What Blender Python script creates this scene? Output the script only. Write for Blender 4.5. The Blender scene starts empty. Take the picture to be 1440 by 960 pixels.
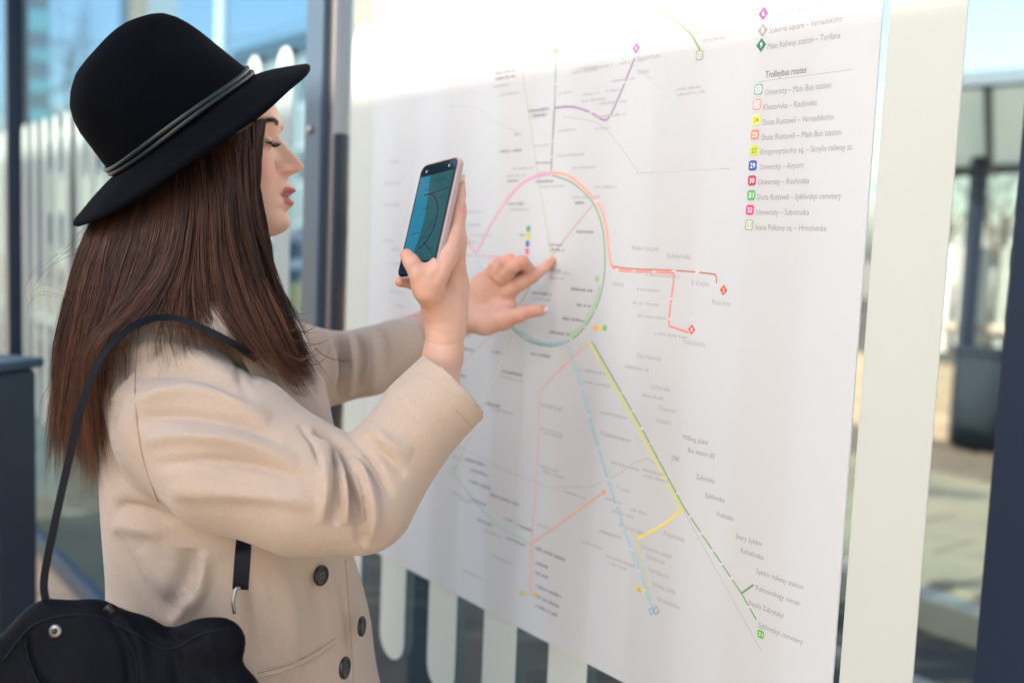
import bpy, bmesh, math, random
import numpy as np
from mathutils import Vector, Matrix
random.seed(7); rng = np.random.RandomState(11)
S = bpy.context.scene
COL = S.collection

# ------------------------------------------------------------------ camera
FOC = 1400.0                       # focal length in photo pixels (35 mm on a 36 mm sensor, 1440 wide)
EYE = np.array([0, 0, 1.45])
CAMM = np.array([[0.99915048, 0.04121064, 0.0], [0.00397077, -0.09627125, 0.99534722], [0.04101889, -0.99450165, -0.0963531]])
cd = bpy.data.cameras.new('camera'); cam = bpy.data.objects.new('camera', cd); COL.objects.link(cam)
cd.lens = 35; cd.sensor_width = 36; cd.clip_start = 0.05; cd.clip_end = 2000
cd.dof.use_dof = True; cd.dof.focus_distance = 1.17; cd.dof.aperture_fstop = 2.3; cd.dof.aperture_blades = 0
r_, d_, f_ = CAMM[:, 0], CAMM[:, 1], CAMM[:, 2]
cam.matrix_world = Matrix([[r_[0], -d_[0], -f_[0], 0], [r_[1], -d_[1], -f_[1], 0], [r_[2], -d_[2], -f_[2], EYE[2]], [0, 0, 0, 1]])
S.camera = cam

# ------------------------------------------------------------------ sky, sun, exposure
SUN_EL = math.radians(30); SUN_DIR = np.array([-0.80, -0.60])      # horizontal direction towards the sun
w = bpy.data.worlds.new('World'); S.world = w; w.use_nodes = True
nt = w.node_tree; bg = nt.nodes['Background']; sk = nt.nodes.new('ShaderNodeTexSky')
sk.sky_type = 'NISHITA'; sk.sun_disc = False; sk.sun_elevation = SUN_EL
sk.sun_rotation = math.atan2(SUN_DIR[0], SUN_DIR[1]); sk.air_density = 1.0; sk.dust_density = 3; sk.altitude = 100
nt.links.new(sk.outputs[0], bg.inputs[0]); bg.inputs[1].default_value = 0.13
sl = bpy.data.lights.new('sun', 'SUN'); so = bpy.data.objects.new('sun', sl); COL.objects.link(so)
sl.energy = 3.6; sl.angle = math.radians(0.6); sl.color = (1, 0.90, 0.76)
sd = Vector((SUN_DIR[0] * math.cos(SUN_EL), SUN_DIR[1] * math.cos(SUN_EL), math.sin(SUN_EL)))
so.rotation_euler = sd.to_track_quat('Z', 'Y').to_euler()
S.view_settings.view_transform = 'Standard'; S.view_settings.look = 'None'
S.view_settings.exposure = 1.7; S.view_settings.gamma = 1
S.cycles.max_bounces = 8; S.cycles.transparent_max_bounces = 24; S.cycles.use_denoising = True
S.cycles.caustics_reflective = False; S.cycles.caustics_refractive = False; S.cycles.sample_clamp_indirect = 6

# ------------------------------------------------------------------ helpers
def ray(px, py): return CAMM @ np.array([(px - 720) / FOC, (py - 480) / FOC, 1.0])
def P(px, py, z): return EYE + ray(px, py) * z                   # photo pixel + depth -> world point
def pxr(r, z): return r * z / FOC                                # pixels -> metres at a depth
def pix(V):                                                      # world points -> photo pixels and depth
    c = (V - EYE) @ CAMM
    return c[:, 0] / c[:, 2] * FOC + 720, c[:, 1] / c[:, 2] * FOC + 480, c[:, 2]
def G(px, py, z=0.0):
    r = ray(px, py); return EYE + r * ((z - EYE[2]) / r[2])
GU = np.array([0.61825175, -0.78598014, 0.0])                    # along the glass wall, towards the right
GN = np.array([0.78598014, 0.61825175, 0.0])                     # away from the camera
GO = np.array([0.06437349, 1.5054688, 0.0])
def W(u, z, off=0.0): return GO + GU * u + GN * off + np.array([0, 0, z])
def Q(px, py):
    r = ray(px, py); t = ((GO - EYE) @ GN) / (r @ GN); p = EYE + r * t
    return ((p - GO) @ GU, p[2])

def lin(c):
    return tuple(((x / 255) / 12.92 if x / 255 < .04045 else ((x / 255 + .055) / 1.055) ** 2.4) for x in c)
def mat(name, col, rough=.6, metal=0, bump=0, bscale=200, var=0, vscale=8, spec=.5, sheen=0, sss=0, coat=0, trans=0, detail=3, wave=None, emit=None):
    m = bpy.data.materials.new(name); m.use_nodes = True; t = m.node_tree; n = t.nodes; b = n['Principled BSDF']
    c = (*col, 1) if len(col) == 3 else col
    b.inputs['Base Color'].default_value = c; b.inputs['Roughness'].default_value = rough; b.inputs['Metallic'].default_value = metal
    b.inputs['Specular IOR Level'].default_value = spec
    if sheen: b.inputs['Sheen Weight'].default_value = sheen; b.inputs['Sheen Roughness'].default_value = .4
    if coat: b.inputs['Coat Weight'].default_value = coat
    if sss:
        b.inputs['Subsurface Weight'].default_value = sss; b.inputs['Subsurface Radius'].default_value = (1, .35, .2); b.inputs['Subsurface Scale'].default_value = .006
    tc = n.new('ShaderNodeTexCoord')
    if var:
        nz = n.new('ShaderNodeTexNoise'); nz.inputs['Scale'].default_value = vscale; nz.inputs['Detail'].default_value = 6
        t.links.new(tc.outputs['Object'], nz.inputs['Vector'])
        mx = n.new('ShaderNodeMix'); mx.data_type = 'RGBA'
        mx.inputs[6].default_value = tuple(x * (1 - var) for x in c[:3]) + (1,); mx.inputs[7].default_value = tuple(min(1, x * (1 + var)) for x in c[:3]) + (1,)
        t.links.new(nz.outputs[0], mx.inputs[0]); t.links.new(mx.outputs[2], b.inputs['Base Color'])
    if wave:
        wv_ = n.new('ShaderNodeTexWave'); wv_.inputs['Scale'].default_value = wave; wv_.inputs['Distortion'].default_value = 1.5; wv_.inputs['Detail'].default_value = 2; wv_.bands_direction = 'DIAGONAL'
        t.links.new(tc.outputs['Object'], wv_.inputs['Vector']); bw_ = n.new('ShaderNodeBump'); bw_.inputs['Strength'].default_value = .35; bw_.inputs['Distance'].default_value = .0006
        t.links.new(wv_.outputs['Fac'], bw_.inputs['Height']); wout = bw_.outputs[0]
    if bump:
        nz = n.new('ShaderNodeTexNoise'); nz.inputs['Scale'].default_value = bscale; nz.inputs['Detail'].default_value = detail
        t.links.new(tc.outputs['Object'], nz.inputs['Vector'])
        bp = n.new('ShaderNodeBump'); bp.inputs['Strength'].default_value = bump; bp.inputs['Distance'].default_value = .002
        t.links.new(nz.outputs[0], bp.inputs['Height'])
        if wave: t.links.new(wout, bp.inputs['Normal'])
        t.links.new(bp.outputs[0], b.inputs['Normal'])
    if trans:
        tl = n.new('ShaderNodeBsdfTranslucent'); tl.inputs[0].default_value = c
        ms = n.new('ShaderNodeMixShader'); ms.inputs[0].default_value = trans
        t.links.new(b.outputs[0], ms.inputs[1]); t.links.new(tl.outputs[0], ms.inputs[2]); t.links.new(ms.outputs[0], n['Material Output'].inputs[0])
    return m
def glass_mat(name, tint=(.89, .92, .90), refl=.28, rough=.0):
    m = bpy.data.materials.new(name); m.use_nodes = True; t = m.node_tree; n = t.nodes; n.remove(n['Principled BSDF'])
    tr = n.new('ShaderNodeBsdfTransparent'); tr.inputs[0].default_value = (*tint, 1)
    gl = n.new('ShaderNodeBsdfGlossy'); gl.inputs['Roughness'].default_value = rough
    fr = n.new('ShaderNodeFresnel'); fr.inputs[0].default_value = 1.45
    mu = n.new('ShaderNodeMath'); mu.operation = 'MULTIPLY'; mu.inputs[1].default_value = refl
    ms = n.new('ShaderNodeMixShader')
    t.links.new(fr.outputs[0], mu.inputs[0]); t.links.new(mu.outputs[0], ms.inputs[0]); t.links.new(tr.outputs[0], ms.inputs[1]); t.links.new(gl.outputs[0], ms.inputs[2])
    t.links.new(ms.outputs[0], n['Material Output'].inputs[0]); return m

def patchy(m, c2, sc, lo, hi):
    t = m.node_tree; n = t.nodes; b = n['Principled BSDF']; src = b.inputs['Base Color'].links[0].from_socket; tc = n.new('ShaderNodeTexCoord'); mp = n.new('ShaderNodeMapping'); mp.inputs['Scale'].default_value = sc; mp.inputs['Rotation'].default_value = (0, 0, -.9)
    nz = n.new('ShaderNodeTexNoise'); nz.inputs['Scale'].default_value = 1; nz.inputs['Detail'].default_value = 5; t.links.new(tc.outputs['Object'], mp.inputs[0]); t.links.new(mp.outputs[0], nz.inputs['Vector'])
    mr = n.new('ShaderNodeMapRange'); mr.inputs[1].default_value = lo; mr.inputs[2].default_value = hi; t.links.new(nz.outputs[0], mr.inputs[0])
    mx = n.new('ShaderNodeMix'); mx.data_type = 'RGBA'; mx.inputs[7].default_value = (*c2, 1); t.links.new(mr.outputs[0], mx.inputs[0]); t.links.new(src, mx.inputs[6]); t.links.new(mx.outputs[2], b.inputs['Base Color'])
def tag(o, label=None, cat=None, group=None, kind=None):
    for k, v in (('label', label), ('category', cat), ('group', group), ('kind', kind)):
        if v: o[k] = v
    return o
def empty(name, loc=(0, 0, 0), **k):
    o = bpy.data.objects.new(name, None); COL.objects.link(o); o.location = loc; return tag(o, **k)
def link(name, me, m=None, parent=None, **k):
    if m is not None and not len(me.materials): me.materials.append(m)
    o = bpy.data.objects.new(name, me); COL.objects.link(o)
    if parent is not None:
        o.parent = parent; l = Vector((0, 0, 0)); p = parent
        while p is not None: l += p.location; p = p.parent
        o.location = -l
    return tag(o, **k)
def mesh(name, V, F, m=None, parent=None, smooth=False, **k):
    me = bpy.data.meshes.new(name); V = np.asarray(V, float); F = F.tolist() if isinstance(F, np.ndarray) else F
    me.from_pydata(V.tolist(), [], F)
    if smooth: me.polygons.foreach_set('use_smooth', np.ones(len(me.polygons), bool))
    me.update(); return link(name, me, m, parent, **k)
def rebase(o):
    """give a mesh whose vertices are in world space an origin at its base centre"""
    n = len(o.data.vertices); a = np.empty(n * 3); o.data.vertices.foreach_get('co', a); a = a.reshape(-1, 3)
    c = (a.min(0) + a.max(0)) / 2; c[2] = a[:, 2].min(); o.data.vertices.foreach_set('co', (a - c).ravel()); o.location = o.location + Vector(c); o.data.update(); return o
BOXF = [(0, 3, 2, 1), (4, 5, 6, 7), (0, 1, 5, 4), (1, 2, 6, 5), (2, 3, 7, 6), (3, 0, 4, 7)]
def boxv(o, a, b, c):
    o, a, b, c = map(np.asarray, (o, a, b, c)); return [o, o + a, o + a + b, o + b, o + c, o + a + c, o + a + b + c, o + b + c]
def box(name, o, a, b, c, m, parent=None, bev=0, **k):
    ob = mesh(name, boxv(o, a, b, c), BOXF, m, parent, **k)
    if bev:
        bm = bmesh.new(); bm.from_mesh(ob.data); bmesh.ops.recalc_face_normals(bm, faces=bm.faces)
        bmesh.ops.bevel(bm, geom=bm.edges[:], offset=bev, segments=2, profile=.5, affect='EDGES'); bm.to_mesh(ob.data); bm.free()
    return ob
def wbox(name, u0, u1, z0, z1, o0, o1, m, parent=None, bev=0, **k):     # a box in the glass wall's own frame
    return box(name, W(u0, z0, o0), GU * (u1 - u0), GN * (o1 - o0), np.array([0, 0, z1 - z0]), m, parent, bev, **k)
def spline(pts, n=8):
    pts = [np.asarray(p, float) for p in pts]
    if len(pts) < 3: return [pts[0] + (pts[-1] - pts[0]) * t for t in np.linspace(0, 1, n + 1)]
    q = [2 * pts[0] - pts[1]] + pts + [2 * pts[-1] - pts[-2]]; out = []
    for i in range(1, len(q) - 2):
        for t in np.linspace(0, 1, n, endpoint=False):
            out.append(.5 * ((2 * q[i]) + (-q[i - 1] + q[i + 1]) * t + (2 * q[i - 1] - 5 * q[i] + 4 * q[i + 1] - q[i + 2]) * t * t + (-q[i - 1] + 3 * q[i] - 3 * q[i + 1] + q[i + 2]) * t ** 3))
    out.append(pts[-1]); return out
def tubes(name, paths, radii, m, parent=None, sides=6, **k):
    """many tubes (lists of points with lists of radii) as one mesh"""
    V = []; F = []
    for pth, rad in zip(paths, radii):
        p = np.asarray(pth, float); n = len(p); rad = np.broadcast_to(rad, n); t = np.gradient(p, axis=0); t /= np.linalg.norm(t, axis=1)[:, None] + 1e-12
        ref = np.array([0, 0, 1.]) if abs(t[0][2]) < .9 else np.array([1., 0, 0]); a = np.cross(t, ref); a /= np.linalg.norm(a, axis=1)[:, None] + 1e-12; b = np.cross(t, a)
        b0 = len(V)
        for i in range(n):
            for s in range(sides):
                th = 2 * math.pi * s / sides; V.append(p[i] + (a[i] * math.cos(th) + b[i] * math.sin(th)) * rad[i])
        for i in range(n - 1):
            for s in range(sides):
                s2 = (s + 1) % sides; F.append((b0 + i * sides + s, b0 + i * sides + s2, b0 + (i + 1) * sides + s2, b0 + (i + 1) * sides + s))
        F.append(tuple(b0 + s for s in range(sides))[::-1]); F.append(tuple(b0 + (n - 1) * sides + s for s in range(sides)))
    return mesh(name, V, F, m, parent, smooth=True, **k)

# ------------------------------------------------------------------ materials
M = {}
M['paving'] = mat('paving', (.48, .34, .21), .85, bump=.5, bscale=60, var=.22, vscale=3); patchy(M['paving'], (.20, .16, .12), (.8, 3, 1), .55, .7)
M['asphalt'] = mat('asphalt', (.052, .050, .048), .9, bump=.8, bscale=120, var=.35, vscale=2); patchy(M['asphalt'], (.26, .19, .12), (1.2, 9, 1), .52, .64)  # tan streaks painted in for sunlit bands across the road
M['stone'] = mat('kerb_stone', (.42, .37, .3), .8, bump=.4, bscale=50, var=.15)
M['ground'] = mat('ground', (.22, .2, .17), .95, var=.3, vscale=.3)
M['post'] = mat('post_paint', (.060, .095, .135), .38, metal=.3, bump=.05, bscale=300, var=.1)
M['postdark'] = mat('post_dark', (.012, .022, .045), .35, metal=.2, var=.1)
M['alu'] = mat('aluminium', (.42, .38, .36), .35, metal=.8, var=.1)
M['glass'] = glass_mat('clear_glass')
M['glassrefl'] = glass_mat('reflection_blue_glass', (.58, .73, .79), refl=.28)  # blue tint stands in for reflections layered in the left panes
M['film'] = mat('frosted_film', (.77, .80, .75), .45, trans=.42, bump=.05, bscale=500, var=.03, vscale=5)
M['filmshaded'] = mat('frosted_film_shaded', (.36, .44, .44), .5, trans=.2, var=.1, vscale=4)  # darker film copy, shade of the far-left stripes put into its colour
M['paper'] = mat('poster_paper', (.80, .82, .83), .36, trans=.40, bump=.03, bscale=400)
M['cream'] = mat('cream_render', (.62, .55, .44), .8, var=.1, vscale=.6)
M['tanwall'] = mat('tan_render', (.36, .31, .25), .85, var=.12, vscale=.5)
M['greywall'] = mat('grey_render', (.30, .31, .32), .85, var=.12, vscale=.5)
M['window'] = mat('window_glass', (.04, .07, .09), .08, metal=.0, spec=.8)
M['band'] = mat('tower_glass', (.012, .035, .05), .5, spec=.2)
M['bandlight'] = mat('tower_spandrel', (.05, .20, .24), .5, spec=.2)
M['bark'] = mat('bark', (.10, .085, .07), .9, var=.2)
M['white'] = mat('white_paint', (.74, .74, .74), .4, var=.05)
M['roofglass'] = mat('canopy_glass', (.66, .72, .69), .25, trans=.6, var=.1, vscale=1)
M['dark'] = mat('dark_box_paint', (.035, .045, .065), .5, var=.15)
M['teal'] = mat('teal_panel', (.05, .16, .19), .25, var=.25, vscale=2)
M['amber'] = mat('amber_boards', (.30, .19, .08), .7, var=.3)
M['rubber'] = mat('rubber', (.02, .02, .02), .8)
M['pink'] = mat('pale_pink_paint', (.80, .66, .68), .35)

# ------------------------------------------------------------------ ground, road, far pavement
def sheet(name, pts, z, m, **k): return mesh(name, [(p[0], p[1], z) for p in pts], [tuple(range(len(pts)))], m, **k)
sheet('ground', [(-900, -900), (900, -900), (900, 900), (-900, 900)], -.03, M['ground'], kind='structure')
def strip_pts(o0, o1, u0=-60, u1=60): return [W(u0, 0, o0), W(u1, 0, o0), W(u1, 0, o1), W(u0, 0, o1)]
KO = float((G(1338, 896) - GO) @ GN)         # the far kerb's distance behind the glass
sheet('pavement', strip_pts(-14, .5), .0, M['paving'], kind='structure')
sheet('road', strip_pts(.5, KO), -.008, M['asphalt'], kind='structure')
wbox('far_kerb', -40, 40, -.02, .12, KO, KO + .16, M['stone'], bev=.01, kind='structure')
fp = sheet('far_pavement', strip_pts(KO + .16, KO + 9), .118, M['paving'], kind='structure')
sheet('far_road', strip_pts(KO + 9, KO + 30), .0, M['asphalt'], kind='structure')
# slabs of the far pavement, recessed joints
sv = []; base = boxv((0, 0, 0), (1, 0, 0), (0, 1, 0), (0, 0, 1))
sme = None; cnt = 0
for j in range(8):
    for i in range(-9, 10):
        u0 = i * .62 + (j % 2) * .31 - .2; o0 = KO + .17 + j * .42
        b = wbox('paving_slab', u0, u0 + .605, .116, .13 + .003 * rng.rand(), o0, o0 + .405, M['paving'], fp, bev=.0)

# ------------------------------------------------------------------ the glass wall with frosted stripes
wall = empty('glass_wall', W(-.1, 0), label='glass shelter wall with vertical frosted stripes behind the route map', cat='glass wall')
def stripe(u, z0, z1, wd, parent, off=-.0085, m_='film'):
    n = 12; pts = []
    r = wd / 2
    for i in range(n + 1): a = math.pi * i / n; pts.append((u + r * math.cos(a), z1 - r + r * math.sin(a)))
    for i in range(n + 1): a = math.pi + math.pi * i / n; pts.append((u + r * math.cos(a), z0 + r + r * math.sin(a)))
    V = [W(a, b, off) for a, b in pts] + [W(a, b, off + .0015) for a, b in pts]; k = len(pts)
    F = [tuple(range(k)), tuple(range(2 * k - 1, k - 1, -1))] + [(i, i + k, (i + 1) % k + k, (i + 1) % k) for i in range(k)]
    return mesh('frosted_stripe', V, F, M[m_], parent)
def panel(root, u0, u1, stripes, z0=.18, z1=3.0):
    g = wbox('glass_pane', u0, u1, z0, z1, -.006, .002, M['glass'] if u0 > -.75 else M['glassrefl'], root)
    for u in stripes: stripe(u, .655, 1.865, .086, root, m_='film' if u0 > -1 else 'filmshaded')
panel(wall, -.69, .683, [-.595 + .1668 * i for i in range(8)])
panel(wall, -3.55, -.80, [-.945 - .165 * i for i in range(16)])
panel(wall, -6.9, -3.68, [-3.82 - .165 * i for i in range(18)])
panel(wall, .79, 2.2, [.93 + .165 * i for i in range(8)])
for u in (-.80, -3.66, .685):
    if u == .685:
        p = wbox('post', u + .013, u + .10, 0, 3.02, -.05, .05, M['postdark'], wall, bev=.003)
    elif u == -.80:
        p = wbox('post', -.80, -.725, 0, 3.02, -.03, .04, M['post'], wall, bev=.004)
        wbox('clamp_strip', -.724, -.706, 0, 3.02, -.012, .03, M['alu'], wall, bev=.002)
        wbox('gasket', -.705, -.688, 0, 1.66, -.010, .02, M['postdark'], wall, bev=.002)
        for z in (1.67, 1.25):
            tubes('bolt', [[W(-.77, z, -.03), W(-.77, z, -.036)]], [[.009, .008]], M['alu'], wall, sides=12)
    else:
        p = wbox('post', u + .02, u + .055, 0, 3.02, -.04, .05, M['postdark'], wall, bev=.004)
wbox('bottom_rail', -7, 2.2, .1, .175, -.02, .02, M['post'], wall, bev=.003)
wbox('top_rail', -7, 2.2, 3.02, 3.08, -.0201, .0201, M['post'], wall, bev=.003)
wall_roof = wbox('roof_edge', -7, 2.2, 3.085, 3.16, -.02, .9, M['post'], wall, bev=.01)
# the shelter's own bottom-left dark cabinet
a0 = G(42, 1150); c0 = P(-110, 512, 2.05); c1 = P(-8, 512, 2.0)
cab = empty('cabinet', (c0[0], c0[1], 0), label='dark grey waist-high cabinet at the lower left edge behind the woman', cat='cabinet')
ex = c1 - c0; ex[2] = 0; exn = ex / np.linalg.norm(ex); ey = np.array([-exn[1], exn[0], 0])
box('housing', (c0[0], c0[1], .0), ex, ey * .12, (0, 0, c1[2] - .02), M['dark'], cab, bev=.012)
box('lid', np.array([c0[0], c0[1], c1[2] - .018]) - exn * .01 - ey * .01, ex + exn * .02, ey * .14, (0, 0, .02), M['post'], cab, bev=.005)
# ------------------------------------------------------------------ the route map poster
poster = empty('route_map', W(-.544, .847, -.013), label='large white public transport route map sheet fixed to the striped glass', cat='poster')
wbox('sheet', -.544, .523, .847, 2.12, -.0125, -.0095, M['paper'], poster)
PM = {}
def pm(c, rough=.45, w=.115):  # white mixed into the inks stands in for glare on the print
    if (c, w) not in PM: PM[(c, w)] = mat('ink_%d_%d_%d' % c, tuple(x * (1 - w * 1.4) * .95 + w for x in lin(c)), rough)
    return PM[(c, w)]
LAY = -.01258
def ribbon(pts, wd, layer):
    """flat printed line: list of (u,z) -> vertices and faces"""
    p = np.array(pts); t = np.gradient(p, axis=0); t /= np.linalg.norm(t, axis=1)[:, None] + 1e-12; nn = np.stack([-t[:, 1], t[:, 0]], 1) * wd / 2
    V = []; F = []
    for a, b in zip(p + nn, p - nn): V += [W(a[0], a[1], layer), W(b[0], b[1], layer)]
    for i in range(len(p) - 1): F.append((2 * i, 2 * i + 1, 2 * i + 3, 2 * i + 2))
    return V, F
nlay = [0]
def route(pxs, wd, c, curve=True, dash=None, shift=0):
    uv = [np.array(Q(*p)) for p in pxs]
    if shift:
        uv = [a + np.array([shift, 0]) for a in uv]
    pts = spline(uv, 7) if curve and len(uv) > 2 else spline(uv[:1] + uv[1:], 4) if len(uv) == 2 else uv
    nlay[0] += 1
    V, F = ribbon(pts, wd * .8, LAY - .000005 * nlay[0])
    return mesh('route_line', V, F, pm(c), poster)
R = route
# thin grey connectors first
R([(800, 165), (850, 175), (880, 205), (905, 240), (916, 244), (1036, 238)], .0012, (186, 188, 192))
R([(633, 150), (678, 154), (702, 172), (735, 186)], .0012, (196, 206, 208))
R([(650, 625), (720, 660), (780, 684), (840, 683), (878, 666), (900, 649), (920, 643), (934, 652), (960, 697), (1080, 912)], .0011, (190, 188, 188), curve=False)
R([(795, 68), (850, 68), (892, 90), (922, 112), (947, 142), (966, 166)], .0018, (176, 214, 216))
R([(736, 30), (742, 90), (757, 190), (768, 262), (783, 355)], .0028, (186, 200, 172))
R([(728, 472), (702, 538), (674, 602), (648, 658)], .0042, (196, 214, 182))
R([(640, 655), (668, 693), (708, 735), (757, 764)], .0034, (166, 205, 190))
R([(655, 640), (690, 692), (722, 717), (753, 746)], .0016, (243, 200, 176))
R([(640, 358), (720, 362), (742, 368), (752, 385)], .0022, (226, 140, 150))
R([(650, 318), (668, 345), (692, 388)], .006, (178, 216, 214))
R([(632, 540), (668, 500), (700, 470), (735, 430)], .0014, (222, 190, 190))
R([(540, 470), (580, 455), (600, 440), (640, 425)], .0016, (170, 190, 225))
R([(736, 30), (744, 14), (775, 2), (800, -6)], .0028, (226, 214, 110))
R([(890, -8), (920, 5), (958, 31)], .0032, (222, 210, 60))
R([(958, 31), (980, 50), (994, 73)], .0034, (120, 150, 60))
R([(791, 80), (789, 153)], .0036, (140, 172, 150))
R([(789, 153), (786, 200), (784, 243)], .0040, (128, 122, 132))
R([(762, 230), (784, 230)], .0026, (128, 128, 134))
R([(789, 153), (815, 152), (840, 160), (857, 170), (866, 166), (880, 137), (903, 81)], .0034, (148, 84, 150))
R([(783, 244), (760, 249), (740, 261), (722, 280), (700, 315), (684, 346), (678, 355), (672, 349), (663, 331), (654, 312)], .0048, (232, 140, 178))
R([(783, 246), (755, 253), (738, 265), (720, 285)], .0016, (170, 140, 200))
R([(783, 243), (805, 247), (825, 260), (842, 278), (852, 290), (858, 305), (863, 330), (866, 358), (869, 372), (876, 378), (900, 380), (957, 383)], .0058, (243, 158, 136))
R([(957, 383), (956, 400), (950, 452), (957, 460), (978, 467)], .0034, (235, 110, 96))
R([(869, 372), (877, 380), (900, 382.5), (957, 384)], .0018, (228, 88, 72))
R([(872, 375), (900, 378.5), (957, 380.5), (1008, 385), (1016, 388), (1017, 398)], .0026, (182, 84, 70))
R([(785, 247), (812, 257), (832, 273), (847, 293), (857, 325), (860, 370), (856, 405), (846, 435), (831, 460), (811, 478), (785, 486), (757, 481), (737, 469), (724, 456)], .0028, (92, 160, 104))
R([(853, 402), (843, 432), (828, 457), (810, 474)], .0062, (158, 205, 160))
R([(808, 479), (785, 483), (762, 479), (742, 468)], .0062, (140, 194, 208))
R([(742, 469), (732, 461), (725, 452)], .0052, (120, 190, 160))
R([(848, 283), (815, 322), (785, 360), (755, 402), (735, 436)], .0022, (204, 164, 138), curve=False)
R([(808, 486), (828, 548), (854, 640), (880, 720), (904, 790), (926, 852)], .0062, (158, 202, 214))
R([(905, 757), (914, 795), (924, 840)], .0025, (196, 214, 150))
R([(838, 482), (801, 514), (767, 550)], .0026, (246, 170, 146), curve=False)
R([(767, 550), (766, 620), (761, 700), (757, 762)], .0028, (248, 188, 168), curve=False)
R([(757, 762), (756, 800), (755, 826), (760, 834)], .0062, (240, 190, 168))
R([(757, 762), (805, 728), (858, 690)], .0030, (242, 164, 130))
R([(838.5, 482), (870, 538), (905, 598), (968, 714)], .0046, (220, 222, 84), curve=False)
R([(841, 479), (872, 532), (908, 594), (971, 711), (1052, 831), (1073, 868)], .0028, (96, 158, 66), curve=False)
R([(1052, 831), (1069, 819)], .0034, (76, 146, 66))
R([(970, 713), (945, 733), (918, 749), (903, 755)], .0050, (236, 218, 84))
# station ticks
def ticks(pts, wd, hg):
    V = []; F = []
    for (x, y) in pts:
        u, z = Q(x, y); b = len(V)
        for du, dz in ((-wd, -hg), (wd, -hg * .4), (wd, hg), (-wd, hg * .4)): V.append(W(u + du, z + dz, LAY - .000005 * 60))
        F.append((b, b + 1, b + 2, b + 3))
    tag(mesh('station_ticks', V, F, pm((250, 250, 250)), poster), kind='stuff')
ticks([(786, 200), (785, 222), (789, 120), (903, 82), (887, 118), (840, 160), (848, 284), (877, 379), (901, 381), (929, 382), (957, 381), (990, 383), (953, 420), (951, 448), (982, 447), (846, 436), (832, 459), (812, 477), (748, 475), (827, 545), (838, 583), (851, 628), (864, 672), (875, 708), (886, 740), (897, 770), (906, 800), (914, 826), (922, 850), (884, 552), (898, 577), (912, 601), (925, 622), (938, 645), (951, 668), (963, 692), (980, 724), (995, 747), (1010, 771), (1023, 790), (1037, 810), (1063, 850), (765, 600), (757, 798), (956, 31)], .0036, .0013)
# little text: real glyphs set as flat print
def text_mesh(name, s, u, z, size, c, parent, width=None, bold=0, layer=62, shear=0, **k):
    cu = bpy.data.curves.new('t', 'FONT'); cu.body = s; cu.size = 1; cu.resolution_u = 2; cu.offset = bold; cu.shear = shear
    to = bpy.data.objects.new('t', cu); me = bpy.data.meshes.new_from_object(to); bpy.data.objects.remove(to)
    n = len(me.vertices); a = np.empty(n * 3); me.vertices.foreach_get('co', a); a = a.reshape(-1, 3)
    a[:, 0] -= a[:, 0].min(); wN = a[:, 0].max(); sx = (width / wN) if width else size
    off = LAY - .000005 * layer
    out = GO + np.outer(a[:, 0] * sx + u, GU) + GN * off + np.outer(a[:, 1] * size + z, [0, 0, 1.])
    me.vertices.foreach_set('co', out.ravel()); me.update(); me.name = name
    return link(name, me, pm(c), parent, **k)
def label(s, x0, y0, x1, y1, size=.0094, c=(150, 150, 156), bold=0, name='map_lettering'):
    u0, z0 = Q(x0, y0); u1, z1 = Q(x1, y1)
    return text_mesh(name, s, u0, z0, size, c, poster, width=u1 - u0, bold=bold)
LG = (152, 152, 158)
label('Main Market – Vernadskoho', 1092, 7, 1190, -12, .0100, LG)
for s, x0, y0, x1, y1 in [('Skrynia – Mykolaichuka', 1091, 28, 1168, 16), ('Soborna square – Vernadskoho', 1091, 50, 1194, 35), ('Main Railway station – Torfiana', 1089, 72, 1191, 58),
        ('University – Main Bus station', 1085, 136, 1178, 126), ('Khutorivka – Riashivska', 1083, 157, 1158, 151), ('Shota Rustaveli – Vernadskoho', 1082, 178, 1181, 171), ('Shota Rustaveli – Main Bus station', 1080, 199, 1192, 192),
        ('Kropyvnytskoho sq. – Sknyliv railway st.', 1079, 219, 1208, 214), ('University – Airport', 1078, 240, 1139, 240), ('University – Riashivska', 1076, 261, 1147, 262), ('Shota Rustaveli – Sykhivskyi cemetery', 1074, 282, 1192, 283),
        ('University – Subotivska', 1073, 303, 1147, 305), ('Ivana Pidkovy sq. – Hrinchenka', 1072, 324, 1171, 328)]:
    label(s, x0, y0, x1, y1, .0100, LG)
label('Trolleybus routes', 1086, 112, 1143, 107, .0112, (96, 96, 102), bold=.008)
R([(1077, 117), (1209, 100)], .0008, (186, 186, 190))
def badge(shape, x, y, s, fill, txt, tc, hollow=False):
    u, z = Q(x, y); r = .0071 if shape == 'd' else .0060
    off = LAY - .000005 * 64
    if shape == 'd': pts = [(0, -r * 1.15), (r * 1.0, 0), (0, r * 1.15), (-r * 1.0, 0)]
    else:
        pts = [(-r + .002, -r), (r - .002, -r), (r, -r + .002), (r, r - .002), (r - .002, r), (-r + .002, r), (-r, r - .002), (-r, -r + .002)]
    b = mesh('route_badge', [W(u + a * s, z + c * s, off) for a, c in pts], [tuple(range(len(pts)))], pm(fill, w=.02), poster)
    if hollow:
        mesh('badge_field', [W(u + a * s * .8, z + c * s * .8, off - .000005) for a, c in pts], [tuple(range(len(pts)))], pm((226, 226, 224)), b)
    if txt:
        wd = .0074 * s if len(txt) > 1 else .0036 * s
        text_mesh('badge_number', txt, u - wd / 2, z - .0030 * s, .0086 * s, tc, b, width=wd, bold=.01, layer=66)
WH = (250, 250, 250)
badge('d', 1085, 1, 1, (150, 205, 220), '4', WH); badge('d', 1083, 22, 1, (162, 60, 140), '6', WH); badge('d', 1082, 45, 1, (160, 150, 158), '8', WH); badge('d', 1080, 66, 1, (24, 120, 84), '9', WH)
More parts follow.
